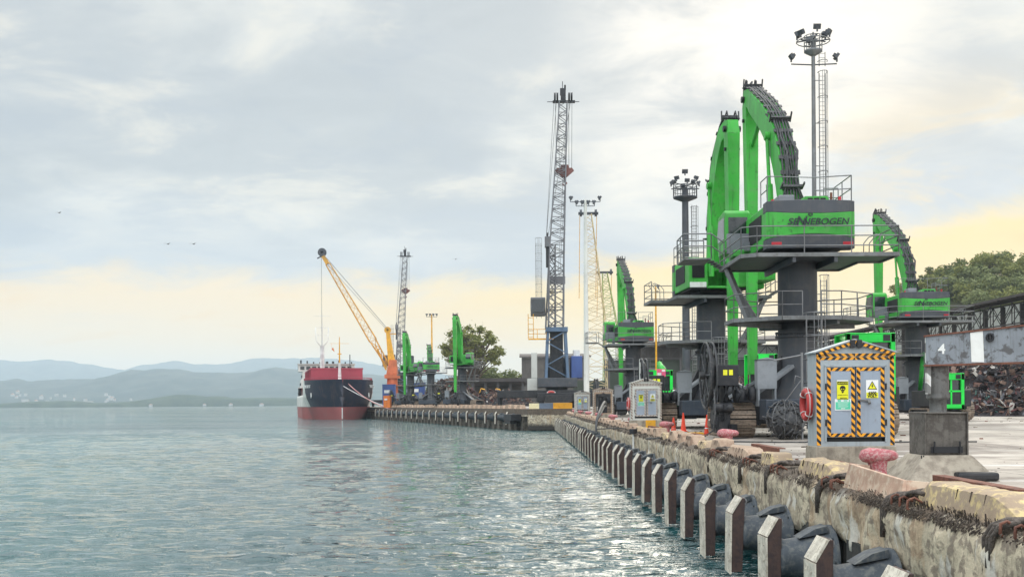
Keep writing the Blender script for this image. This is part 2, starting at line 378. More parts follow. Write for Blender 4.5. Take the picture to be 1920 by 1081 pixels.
# ---------------- far hills and shore
def landmat(name,c1,c2,sc):
    m=bpy.data.materials.new(name); m.use_nodes=True; t=NT(m.node_tree); b=t.n['Principled BSDF']
    g=t.new('ShaderNodeNewGeometry').outputs['Position']
    t.l.new(t.mix(t.step(t.noise(g,sc,6,.6),.35,.65),c1,c2),b.inputs[0]); b.inputs['Roughness'].default_value=.95
    b.inputs['Specular IOR Level'].default_value=.1; return m
def ridge(name,Y0,prof,depth,base,mat,nz,seed,shore=1.0):
    """a ridge whose crest stands at Y0, sloping down to the water in front of it"""
    px0,px1=prof[0][0],prof[-1][0]; nx=260; ny=14; v=[];f=[]
    pxs=[p[0] for p in prof]; pys=[p[1] for p in prof]
    for i in range(nx+1):
        px=px0+(px1-px0)*i/nx; py=float(np.interp(px,pxs,pys)); c=P(px,py,Y0)
        h=c.z+noise.fractal((px*.045,seed,1),1,2,5)*nz
        for j in range(ny+1):
            s_=j/ny; y=Y0-depth*(1-s_) if j<ny else Y0+depth*.3
            prof_h=(h-base)*(s_**.8 if j<ny else .7)
            z=base+prof_h+ (noise.fractal((c.x*.004,y*.004,seed),1,2,4)*h*.16*math.sin(PI*min(s_,1)) if j not in(0,) else -2)
            v.append((c.x*(y/Y0)**.35,y,z))
    for i in range(nx):
        for j in range(ny): a=i*(ny+1)+j; f.append((a,a+1,a+ny+2,a+ny+1))
    b=MB(); b.add(v,f,True); o=b.build(name,mat,fix=False); return tag(o,kind='structure')
LM=landmat('far land',(.05,.075,.075),(.09,.11,.10),.01)  # bluish, lightened land colour carries part of the distance haze
LM2=landmat('shore trees',(.02,.04,.02),(.05,.07,.035),.03)
ridge('hills',4500,[(-420,700),(-150,706),(0,711),(15,713),(40,707),(62,713),(110,708),(190,706),(235,694),(252,690),(275,691),(310,688),(340,689),(380,694),(470,694),(500,687),(520,684),(560,690),(620,694),(700,700),(780,708),(900,722),(1100,745)],900,1,LM,3,2.3)
ridge('hills',8600,[(-420,672),(-100,664),(0,669),(40,674),(90,670),(130,672),(180,679),(240,691),(275,680),(330,672),(370,679),(410,680),(480,669),(530,667),(600,666),(680,674),(760,690),(1000,720)],1600,1,LM,6,5.1)
ridge('hills',9300,[(-420,690),(-100,684),(0,682),(60,690),(150,686),(200,694),(330,683),(420,690),(560,690),(760,700)],900,1,LM,5,8.7)
def shore_land():
    # low wooded point with an uneven tree top line
    pr=[(-300,751),(0,756),(60,752),(120,751),(180,755),(230,753),(262,750),(300,744),(330,739),(350,739.5),(380,743),(410,742),(430,746),(480,745),(560,746),(640,748),(720,750),(900,754)]
    v=[];f=[];nx=420
    for i in range(nx+1):
        px=-300+1200*i/nx; py=float(np.interp(px,[p[0] for p in pr],[p[1] for p in pr])); c=P(px,py,3200)
        h=c.z+noise.fractal((px*.35,1,1),1,2,4)*1.6
        for (dy,k) in ((-45,0),(-40,.5),(-25,.8),(0,1),(60,1),(160,.6),(400,.5)): v.append((c.x,3200+dy,-.5+(h+.5)*k+(noise.noise((px*.6,dy,3))*1.0 if k else 0)))
    for i in range(nx):
        for j in range(6): a=i*7+j; f.append((a,a+1,a+8,a+7))
    b=MB(); b.add(v,f,True); tag(b.build('terrain',LM2,fix=False),kind='structure')
shore_land()
# pale houses of the far town
HW=M('far house wall',lin((176,174,170)),.8,0,None,.1,bump=0); HR=M('far house roof',lin((190,150,130)),.8,0,None,.1,bump=0)
def far_house(px,py,w,h,Y,rf,label):
    c=P(px,py,Y); r=empty('far_house',(c.x,Y,c.z-h-2),0,label,'house','pale houses on the far shore'); r.scale=(.6,.6,.75)
    MB().box(-w/2,w/2,0,w*.6,0,h+2).build('wall',HW,r)
    if rf=='flat': MB().box(-w/2-.4,w/2+.4,-.4,w*.6+.4,h+2,h+2.6).build('roof',HW,r)
    else: MB().prism([(-w/2-.6,h+2),(w/2+.6,h+2),(0,h+2+w*.22)],-.5,w*.6+.5).build('roof',HR,r)
FH='pale house among the trees on the hazy far shore'
far_house(46,744,34,26,3350,'flat','largest pale block near the left end of the far shore, tallest beside the water')
far_house(110,749,40,14,3350,'flat','wide low pale block beside the tallest block on the far shore')
far_house(84,757,60,7,3190,'flat','long low white building at the water line of the left far shore')
far_house(165,748.5,40,16,3350,'flat','bright white long building in the middle of the hazy town'); far_house(136,751,26,10,3350,'flat','smaller white building beside the bright white long one in the town')
far_house(282,757,16,6,3150,'gable','white house at the water in front of the wooded point')
far_house(383,756.3,14,5,3150,'gable','small white house below the middle of the wooded point')
far_house(432,756,18,5,3150,'gable','white house with pale roof on the point, nearer the ship')
far_house(490,756,20,5,3150,'gable','pale waterside house just left of the ship')
rh=random.Random(5)
for i in range(26):
    px=rh.uniform(2,255); far_house(px,rh.uniform(733,750)-(0 if px>60 else 6),rh.uniform(9,20),rh.uniform(7,12),3600+rh.uniform(-100,100),rh.choice(['flat','gable']),FH)
# ---------------- quay, ground
QX=5.45; BX,BY,CXX,CY=0.6,141.5,-36.2,264.0
QUAYM=M('quay face concrete',lin((200,186,160)),.92,0,lin((120,108,96)),.8,.46,.58,2.2,.65,1.0,9,.22)
def quaymat():
    m=QUAYM; t=NT(m.node_tree); b=t.n['Principled BSDF']; c=b.inputs['Base Color'].links[0].from_socket
    g=t.new('ShaderNodeNewGeometry').outputs['Position']; s=t.new('ShaderNodeSeparateXYZ'); t.l.new(g,s.inputs[0])
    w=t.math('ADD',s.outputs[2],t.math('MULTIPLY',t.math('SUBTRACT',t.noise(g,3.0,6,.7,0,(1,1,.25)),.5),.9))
    c=t.mix(t.math('MULTIPLY',t.step(t.noise(g,.9,4,.6,0,(1,1,.3)),.56,.60),.45),c,lin((178,146,112)))
    c=t.mix(t.math('MULTIPLY',t.step(t.noise(g,2.1,5,.6,0,(1,1,.25)),.58,.64),.7),c,lin((220,216,204)))
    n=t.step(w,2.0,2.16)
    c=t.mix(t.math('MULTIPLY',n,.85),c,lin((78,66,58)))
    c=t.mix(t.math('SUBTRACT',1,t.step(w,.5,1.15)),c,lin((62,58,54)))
    t.l.new(c,b.inputs['Base Color'])
quaymat()
DARKW=M('dark recess concrete',lin((70,68,64)),.85,0,lin((36,40,38)),.7,.4,.6,1.5,.3,.4,8)  # plain darker concrete for the recessed wall and piers
def quay_edge():
    prof=[(6.75,2.195),(6.35,2.2),(6.0,2.21),(5.75,2.2),(5.58,2.15),(5.48,2.05),(5.44,1.9),(5.43,1.7),(5.44,1.5),(5.46,1.33),(5.5,1.18),(5.62,1.12),(5.85,1.12),(6.1,1.15)]
    ys=[];y=8.0
    while y<141.5: ys.append(y); y+=max(.11,.0045*y)
    ys=[-40,-10,2]+ys+[141.4]; v=[];f=[];n=len(prof)
    for y in ys:
        seg=(y+1.2)%6.3; joint=max(0,1-min(seg,6.3-seg)/.12)
        low=noise.fractal((y*.55,2,0),1,2,4)*.16+max(0,noise.noise((y*.23,7,0)))*.25
        for j,(x,z) in enumerate(prof):
            a=.0
            if 2<=j: a=noise.fractal((x*2.5,y*2.1,z*2.2),.8,2,6)*.09+(.035 if 7<=j<=8 else 0)+noise.noise((x,y*.4,z))*.04
            zz=z+(a if j<6 else 0)+(low if j>=9 else 0)+ (abs(noise.fractal((y*3.1,x*3,5),1,2,3))*.10 if 2<=j<=5 else 0)
            v.append((x+(a if j>=4 else 0)+joint*.05*(j>3),y,zz))
    for i in range(len(ys)-1):
        for j in range(n-1): k=i*n+j; f.append((k,k+n,k+n+1,k+1))
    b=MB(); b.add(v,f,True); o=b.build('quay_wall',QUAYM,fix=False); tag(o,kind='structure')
    # recessed wall and piers under the edge beam
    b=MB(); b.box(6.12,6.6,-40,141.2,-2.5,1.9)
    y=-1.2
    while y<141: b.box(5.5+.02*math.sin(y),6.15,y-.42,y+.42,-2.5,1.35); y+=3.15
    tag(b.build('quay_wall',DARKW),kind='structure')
quay_edge()
def growth():
    rn=random.Random(41); b=MB()
    for k in range(26000):
        y=8+ (rn.random()**1.8)*100; c=noise.noise((y*.9,3.3,0))+.35*noise.noise((y*4,1,0))
        if c<.05 and rn.random()<.8: continue
        x=5.47+rn.random()**2*.45; z=2.14+.08*min(1,(x-5.45)/.15)+rn.uniform(-.08,.03)
        L=rn.uniform(.02,.055)*(1+max(0,c)); w=rn.uniform(.006,.013)*(1+y*.012)
        d=Vector((-rn.uniform(.1,.8)*(1 if x<5.6 else .3),rn.uniform(-.5,.5),(-rn.uniform(.4,1) if x<5.56 else rn.uniform(.2,.7)))).normalized()
        p=Vector((x-.03,y,z)); s_=Vector((rn.uniform(-.3,.3),1,0))*w
        b.add([p-s_,p+s_,p+d*L*.6+s_*.7+Vector((-.01,0,.01)),p+d*L],[(0,1,2,3)])
    o=b.build('seaweed',MUSSEL,fix=False); tag(o,kind='stuff')
growth()
b=MB(); rn=random.Random(77); b.m=0
for k in range(800):
    x=6.9+rn.random()**1.6*34; y=14+rn.random()*95; s_=(.01+.045*rn.random()**2.5)*(1+y*.008); b.m=rn.choice([0,0,1,2]); a=rn.random()*3
    b.box(x,x+s_*rn.uniform(1,4),y,y+s_,2.19,2.19+s_*.7,a,(x,y,0))
tag(b.build('debris',[MUSSEL,RUST,CONC],fix=False),kind='stuff')
GM=M('yard ground',lin((176,166,154)),.85,0,lin((112,102,94)),.65,.44,.66,.35,0,.25,5,.16)
def groundmat():
    m=GM; t=NT(m.node_tree); b=t.n['Principled BSDF']; c=b.inputs['Base Color'].links[0].from_socket
    g=t.new('ShaderNodeNewGeometry').outputs['Position']
    c=t.mix(t.math('MULTIPLY',t.step(t.noise(g,.22,6,.62,.5,(1,.45,1)),.47,.6),.75),c,lin((112,102,94)))
    # tyre and drag streaks running across
    c=t.mix(t.math('MULTIPLY',t.step(t.noise(g,.35,5,.6,.4,(.16,2.4,1)),.56,.62),.55),c,lin((214,208,200)))
    c=t.mix(t.math('MULTIPLY',t.step(t.noise(g,.8,5,.6,.6,(.12,2.0,1)),.6,.66),.6),c,lin((84,76,72)))
    s=t.new('ShaderNodeSeparateXYZ'); t.l.new(g,s.inputs[0])
    wob=t.math('MULTIPLY',t.math('SUBTRACT',t.noise(g,2,3),.5),.06)
    jx=t.math('LESS_THAN',t.math('FRACT',t.math('ADD',t.math('DIVIDE',s.outputs[0],5.0),wob)),.008)
    jy=t.math('LESS_THAN',t.math('FRACT',t.math('ADD',t.math('DIVIDE',s.outputs[1],5.0),wob)),.009)
    c=t.mix(t.math('MULTIPLY',t.math('MAXIMUM',jx,jy),.8),c,lin((60,54,50)))
    t.l.new(c,b.inputs['Base Color'])
groundmat()
b=MB()
b.add([(6.5,-60,2.19),(900,-60,2.19),(900,141.5,2.19),(6.5,141.5,2.19),(900,152,2.9),(6.5,152,2.9)],[(0,1,2,3),(3,2,4,5)])
b.add([(6.5,152,2.9),(900,152,2.9),(900,1800,2.9),(120,1800,2.9),(-50,430,2.9),(-53.9,323,2.9),(CXX,CY,2.9),(BX+.4,BY+.4,2.9),(6.5,BY+.4,2.9)],[(0,1,2,3,4,5,6,7)])
tag(b.build('ground',GM),kind='structure')
b=MB()
u=(Vector((CXX,CY,0))-Vector((BX,BY,0))).normalized(); nrm=Vector((-u.y,u.x,0))*1
if nrm.x>0: nrm=-nrm
def FQ(s_,off,z): q=Vector((BX,BY,0))+u*s_+nrm*off; return (q.x,q.y,z)
def fqbox(b,s0,s1,o0,o1,z0,z1): return b.hexa([FQ(s0,o0,z0),FQ(s1,o0,z0),FQ(s1,o1,z0),FQ(s0,o1,z0)],[FQ(s0,o0,z1),FQ(s1,o0,z1),FQ(s1,o1,z1),FQ(s0,o1,z1)])
fqbox(b,0,189,-1.2,0,1.9,2.91); b.box(BX+.05,6.9,BY-.0,BY+1.2,.1,2.905)
tag(b.build('quay_wall',QUAYM),kind='structure')
b=MB(); fqbox(b,.6,189,-1.6,-.8,-2,2.0); b.box(BX+.9,6.8,BY+.6,BY+1.5,-2,2.2)
for i in range(62): fqbox(b,2.2+i*3,3.4+i*3,-.9,-.06,-2,2.0)
tag(b.build('quay_wall',M('far pier concrete',lin((112,104,92)),.9,0,lin((52,52,50)),.7,.42,.6,1.2,.4,.4,8)),kind='structure')
# right hill
def hillz(x,y):
    h=39*math.exp(-((x-165)/62)**2-((y-372)/70)**2)+24*math.exp(-((x-260)/80)**2-((y-380)/80)**2)
    return 2.5+h+noise.fractal((x*.02,y*.02,3),1,2,4)*2.5
v=[];f=[];N1=60
for i in range(N1+1):
    for j in range(41):
        x=40+320*i/N1; y=270+230*j/40; v.append((x,y,hillz(x,y)-2.2*(1 if min(i,j,N1-i,40-j)==0 else 0)))
for i in range(N1):
    for j in range(40): a=i*41+j; f.append((a,a+41,a+42,a+1))
b=MB(); b.add(v,f,True); tag(b.build('hill',landmat('hill grass',(.05,.075,.03),(.10,.10,.05),.08),fix=False),kind='structure')
# ---------------- fenders
def make_fender():
    r=empty('quay_fender',(0,0,0))
    # local: quay face at x=0, water towards -x, z=0 is the water level
    w=.3
    pr=[(-1.2,.16),(-1.2,1.37),(-1.0,1.70),(-.94,1.70),(-.98,.16)]
    o=MB().prism(pr,-w,w).build('fender_panel',PLATE,r,bevel=.012)
    pd=[(-1.235,.12),(-1.235,1.355),(-1.202,1.36),(-1.202,.12)]
    b=MB().prism(pd,-w-.012,w+.012); b.prism([(-1.232,1.385),(-1.035,1.715),(-1.002,1.702),(-1.2,1.37)],-w-.012,w+.012)
    for k in range(4):
        for s_ in (-.17,.17): b.tube((-1.24,s_,.38+k*.28),(-1.25,s_,.38+k*.28),.018,n=6)
    pad=b.build('face_board',PAD,r)
    b=MB().lathe([(.30,-.97),(.36,-.96),(.37,-.9),(.35,-.82),(.40,-.5),(.47,-.2),(.5,-.08),(.6,-.07),(.6,-.005)],(0,0,.95),22,'X')
    for k in range(8):
        a=k*PI/4; b.tube((-.1,.55*math.cos(a),0.95+.55*math.sin(a)),(-.05,.55*math.cos(a),0.95+.55*math.sin(a)),.03,n=6)
    b.prism([(-.62,1.33),(-.12,1.43),(-.12,1.55),(-.35,1.49)],-.22,.22)
    b.build('rubber_cone',RUBBER,r)
    b=MB(); pts=[(-.93+.07*math.cos(q*PI/5),0,1.60+.075*math.sin(q*PI/5)) for q in range(10)]
    b.path(pts,.022,5,True); b.box(-.98,-.88,-.02,.02,1.46,1.55); b.build('lifting_lug',STEEL,r)
    return r
FG='rubber cone fenders along the near quay'
fen=make_fender(); ordn=['foremost','second','third','fourth','fifth','sixth','seventh','eighth']
for i in range(42):
    y=12.62+3.15*i; L='rubber cone fender with pale faced panel in the narrowing row on the near quay'
    if i<8: L='%s rubber cone fender from the bottom right along the near quay wall'%ordn[i]
    if i==0: fen.location=(QX,y,0); tag(fen,L,'fender',FG)
    else:
        c=clone(fen,(QX,y+random.uniform(-.04,.04),random.uniform(-.04,.04)),random.uniform(-.03,.03),L); c.rotation_euler=(random.uniform(-.02,.02),random.uniform(-.02,.02),random.uniform(-.03,.03)); c.scale=(1,random.uniform(.93,1.06),random.uniform(.96,1.04))
FG2='fenders along the far quay'
th2=math.atan2(-nrm.y,-nrm.x)
for i in range(21):
    q=FQ(6+i*5.8,0,.62)
    c=clone(fen,q,th2,'pale narrow fender post on the face of the far quay beside the ship',FG2)
    c.scale=(1,1,1.1)
# end corner block fender
q=FQ(1.2,0,0)
r=empty('corner_fender',(q[0],q[1],0),th2,'big dark block fender at the corner of the far quay','fender')
MB().box(-1.5,-.02,1.5,5,1.3,2.2).box(-1.5,-.6,2,4.6,.9,1.28).build('fender_block',BLACK,r,bevel=.05)
# ---------------- kerb blocks, bollards, steel rails on the near edge
def kerb_block(y0,ln,mat,h,label,seed,skew=.35):
    """broken-edged concrete kerb block with sloped ends; y0 = end nearer the camera"""
    h*=.8; rn=random.Random(seed); r=empty('kerb_block',(5.62,y0,2.2),0,label,'kerb block','concrete kerb blocks along the near quay')
    secs=[];n=26
    for i in range(n+1):
        t_=i/n; y=ln*t_; k=min(1,(t_/.17)) ; k2=min(1,(1-t_)/.2); hh=h*min(k,k2)
        hh=max(hh,.04); w0=.02+.10*(1-hh/h)
        nz=lambda s_:noise.fractal((y*3.5,s_,seed*3.1),1,2,4)*(.05 if t_>.7 else .018)
        secs.append([(w0+nz(1),y,-.06),(w0+.09+nz(2),y,hh*.9+nz(3)),(w0+.16,y,hh+nz(4)),(.56+nz(5),y,hh+nz(6)),(.62+nz(7),y,-.06)])
    MB().loft(secs).build('block_body',mat,r)
    b=MB()
    for k in range(int(ln/.13)):
        if rn.random()<.75:
            yy=.15+k*.13+rn.uniform(-.03,.03)
            if yy<ln-.15: b.tube((.0+rn.uniform(-.02,.02),yy,-.1),(-.015+rn.uniform(-.02,.01),yy,rn.uniform(.04,.12)),.018,.008,5)
    for k in range(rn.randint(3,6)):
        yy=ln*(.25+.12*k)
        if yy<ln*.85: b.tube((.085,yy,h*.55),(.115,yy,h*.93),.012,.014,5)
    tag(b.build('weed_fringe',MUSSEL,r),kind='stuff')
    return r
def bollard(y,label,rz=0):
    r=empty('mooring_bollard',(6.28,y,2.2),rz,label,'bollard','pink mooring bollards on the near quay')
    MB().lathe([(.27,0),(.27,.05),(.17,.09),(.15,.3),(.17,.42),(.2,.5)],(0,0,0),18).build('post',PINK,r)
    # swollen head with a horn to one side
    secs=[]
    for x,w,h0,h1 in ((-.30,.10,.46,.56),(-.26,.17,.42,.63),(-.14,.21,.38,.67),(.02,.22,.38,.66),(.16,.19,.42,.64),(.28,.16,.44,.62),(.34,.09,.47,.58)):
        cz=(h0+h1)/2; hh=(h1-h0)/2
        secs.append([(x,w*math.cos(a),cz+hh*math.sin(a)) for a in [2*PI*k/14 for k in range(14)]])
    MB().loft(secs,True).build('head',PINK,r)
    return r
ys_b=[18.9+13.9*i for i in range(9)]
Lb=['large pink bollard in front of the striped cabinet and the wedge plate','pink bollard near the crawler track, second from the bottom right','pink bollard before the traffic cones on the quay','pink bollard in front of the second striped cabinet','pink bollard left of the second striped cabinet','pink bollard beside the burnt open cabinet','small pink bollard in the narrowing row by the farthest cabinet']
for i,y in enumerate(ys_b): bollard(y,Lb[min(i,6)],.0 if i==0 else random.uniform(-.3,.3)-.1)
# wedge plate in front of the first bollard
kb=0
first=[(7.6,3.1,YCONC,.42,'yellow washed kerb block in the bottom right corner'),(12.3,3.6,YCONC,.44,'big yellow kerb block with broken end right of the wedge plate'),
 (19.6,3.0,YCONC,.40,'yellow kerb block in front of the grey cabinet plinth'),(24.3,1.5,YCONC,.38,'short yellow kerb block left of the cabinet plinth'),(27.0,3.3,BCONC,.36,'long brown kerb block left of the short yellow one')]
for a in first: kb+=1; kerb_block(a[0],a[1],a[2],a[3],a[4],kb)
r=empty('bollard_guard',(5.62,15.9,2.2),0,'brown wedge shaped steel guard plate beside the large pink bollard','guard plate')
b=MB(); b.hexa([(.0,0,-.02),(.08,0,-.02),(.08,2.9,-.02),(.0,2.9,-.02)],[(.1,.15,.30),(.16,.15,.30),(.16,2.8,.40),(.1,2.8,.40)])
b.hexa([(.1,2.7,0),(.5,2.9,0),(.5,2.95,0),(.1,2.95,0)],[(.14,2.75,.40),(.5,2.9,.36),(.5,2.95,.36),(.14,2.95,.40)])
b.hexa([(.08,0,-.02),(.6,.1,-.02),(.6,.14,-.02),(.08,.06,-.02)],[(.16,.15,.30),(.6,.1,.26),(.6,.14,.26),(.16,.2,.30)])
b.build('guard_face',M('brown washed steel',lin((184,150,128)),.8,.0,lin((214,200,176)),.5,.45,.62,2,.35,.3,14),r,bevel=.01)
y=31.0; k=0; kmats=[BCONC,YCONC,BCONC,BCONC]
while y<139:
    near_b=min(abs(y+.8-q) for q in ys_b)
    ln=random.uniform(1.15,1.8)+y*.006
    kerb_block(y,ln,kmats[k%4] if y<60 else BCONC,random.uniform(.28,.5),'small concrete kerb block in the narrowing row along the near quay edge' if y>45 else ['brown kerb block beside the second pink bollard','yellow kerb block just past the second pink bollard','brown kerb block between second and third bollard','worn brown kerb block below the traffic cones','pale kerb block below the third bollard','brown kerb block past the third bollard','kerb block of brown concrete by the third bollard'][min(k,6)],20+k)
    y+=ln+random.uniform(.5,1.0); k+=1
# low steel rails behind the kerb
def steel_rail(y0,y1,x,h,label):
    r=empty('steel_kerb',(x,y0,2.2),0,label,'steel kerb','rusty steel kerbs behind the concrete blocks')
    b=MB().box(0,.06,0,y1-y0,-.01,h).box(.06,.22,0,y1-y0,h-.03,h); b.build('channel',RUST,r,bevel=.006)
steel_rail(9.5,13.6,6.6,.26,'rusty steel kerb right of the column pyramid base')
steel_rail(14.6,17.6,6.75,.27,'dark red steel kerb beside the large pink bollard'); steel_rail(20.2,22.6,6.4,.25,'rusty steel kerb under the cabinet plinth')
steel_rail(28.5,31.8,6.8,.25,'rusty steel kerb left of the grey cabinet'); steel_rail(41,44,6.9,.22,'rusty steel kerb beyond the second bollard')
for yy in (55,69,83): steel_rail(yy,yy+3,6.8,.22,'small rusty steel kerb in the far row behind the bollards')
# rope and hook clusters in the gaps
def rope_cluster(y,label,seed):
    rn=random.Random(seed); r=empty('mooring_rope',(5.62,y,2.23),0,label,'rope','old ropes lying on the near quay edge')
    b=MB()
    for k in range(3):
        o=k*.09; b.path([(.5-o*.3,-.55+o,.05),(.38,-.3+o,.11+.02*k),(.18,-.05+o,.10),(.0,.12+o*1.5,.07),(-.12,.32+o,.0),(-.17,.42+o,-.16),(-.16,.45+o,-.4-.1*k)],.04,7)
    b.path([(.1+.16*math.cos(a),-.2+.2*math.sin(a),.13+.03*math.sin(2*a)) for a in [2*PI*q/14 for q in range(14)]],.035,6,True)
    b.build('rope_coil',ROPE,r)
    for k in range(3):
        yy=-.5+k*.34+rn.uniform(-.05,.05); q=rn.uniform(.7,1)
        MB().path([(.05,yy,.0),(-.10,yy,.10*q),(-.19*q,yy+.03,.05),(-.2*q,yy+.03,-.06),(-.13,yy+.04,-.10)],.02,6).build('hook',RUST,r)
    return r
for i,(y,l) in enumerate([(12.0,'rope coil and hooks at the end of the big yellow kerb block'),(15.6,'rope end hanging between wedge plate and yellow block'),(19.2,'heap of old rope with steel hooks left of the wedge plate'),(23.4,'old rope loops beside the short yellow kerb block'),(26.3,'rope loops left of the short yellow kerb block'),(30.8,'rope loops below the second pink bollard')]): rope_cluster(y,l,i)
# small kerb stones of the far quay, ribbed look
kg='kerb blocks along the far quay'
b=MB(); b.hexa([(-.4,-.95,0),(.5,-.95,0),(.5,.95,0),(-.4,.95,0)],[(-.3,-.6,.55),(.4,-.6,.55),(.4,.6,.55),(-.3,.6,.55)])
kb0=b.build('kerb_block',BCONC,loc=FQ(5,-.6,2.905)); tag(kb0,'small pale kerb block on the far quay edge','kerb block',kg); kb0.rotation_euler=(0,0,th2)
for i in range(1,40):
    c=kb0.copy(); COL.objects.link(c); c.scale=(1,random.uniform(.8,1.1),random.uniform(.8,1.25)); c.location=FQ(5+i*2.9,-.6,2.905); c.rotation_euler=(0,0,th2)
r=empty('end_barrier',(0,BY+.5,2.91),0,'concrete end barrier painted white, grey blue and yellow in the corner of the two quays','barrier')
MB().box(.85,2.2,0,.5,0,.72).build('white_section',M('cream paint',lin((230,214,170)),.7),r,bevel=.02)
MB().box(2.2,4.05,0,.5,0,.75).build('grey_section',M('grey blue paint',lin((104,116,132)),.7),r,bevel=.02)
MB().box(4.05,6.6,0,.5,0,.78).build('yellow_section',M('ochre paint',lin((226,160,40)),.7),r,bevel=.02)
# ---------------- the tall green material handlers on pedestals
def rail_run(b,pts,h=1.1,r=.025,mid=(.55,),post=1.4):
    pts=[Vector(p) for p in pts]
    for p,q in zip(pts[:-1],pts[1:]):
        L=(q-p).length; n=max(1,round(L/post))
        for i in range(n+1):
            c=p.lerp(q,i/n); b.tube(c,c+Vector((0,0,h)),r,n=5)
        for m_ in list(mid)+[h]: b.tube(p+Vector((0,0,m_)),q+Vector((0,0,m_)),r,n=5)
    return b
def cage_ladder(b,x,y,z0,z1,w=.5,d=.7,out=-1,cage_from=2.2,step=.9,nx=0):
    """ladder facing -Y side (out=-1) with hoops"""
    for s_ in (-w/2,w/2): b.tube((x+s_,y,z0),(x+s_,y,z1),.03,n=5)
    z=z0+.3
    while z<z1: b.tube((x-w/2,y,z),(x+w/2,y,z),.016,n=4); z+=.3
    z=z0+cage_from; hoops=[]
    def hp(z): return [Vector((x+ (w/2+.12)*math.cos(a), y+out*d*math.sin(a),z)) for a in [PI*k/8 for k in range(9)]]
    while z<z1+.9:
        b.path(hp(z),.028,5); z+=step
    for k in (1,3,4,5,7):
        b.tube(hp(z0+cage_from)[k],hp(z-step)[k],.018,n=4)
    return b
def crawler(name,x,parent,L=5.2,w=1.15,h=1.25):
    """track unit, long axis along Y, centred on x"""
    b=MB(); N=30; rr=h/2-.06; zc=h/2; half=L/2-rr
    per=2*(2*half)+2*PI*rr; pts=[]
    for i in range(N):
        s_=per*i/N
        if s_<2*half: p=(-half+s_,zc+rr,0)
        elif s_<2*half+PI*rr: a=(s_-2*half)/rr; p=(half+rr*math.sin(a),zc+rr*math.cos(a),a)
        elif s_<4*half+PI*rr: p=(half-(s_-2*half-PI*rr),zc-rr,PI)
        else: a=(s_-4*half-PI*rr)/rr; p=(-half-rr*math.sin(a),zc-rr*math.cos(a),PI+a)
        pts.append(p)
    for y,z,a in pts:
        t_=Vector((0,math.cos(a),-math.sin(a))); n_=Vector((0,math.sin(a),math.cos(a))); c=Vector((x,y,z)); hw=per/N*.47
        def q(sx,ty,tn): return c+Vector((sx*w/2,0,0))+t_*ty+n_*tn
        b.hexa([q(-1,-hw*.86,-.06),q(1,-hw*.86,-.06),q(1,hw*.86,-.06),q(-1,hw*.86,-.06)],[q(-1,-hw*.9,.015),q(1,-hw*.9,.015),q(1,hw*.8,.015),q(-1,hw*.8,.015)])
        b.hexa([q(-1,-hw*.2,.02),q(1,-hw*.2,.02),q(1,hw*.1,.02),q(-1,hw*.1,.02)],[q(-1,-hw*.2,.07),q(1,-hw*.2,.07),q(1,hw*.1,.07),q(-1,hw*.1,.07)])
    tr=b.build('track',TRACK,parent)
    b=MB(); b.box(x-w*.3,x+w*.3,-half,half,zc-.28,zc+.3)
    for s_ in (-half,half): b.lathe([(rr*.75,-w*.42),(rr*.82,0),(rr*.75,w*.42)],(x,s_,zc),18,'X')
    for k in range(6): b.lathe([(.2,-w*.4),(.2,w*.4)],(x,-half+.5+k*(2*half-1)/5,.28),10,'X')
    b.build('track_frame',BLACK,tr); return tr
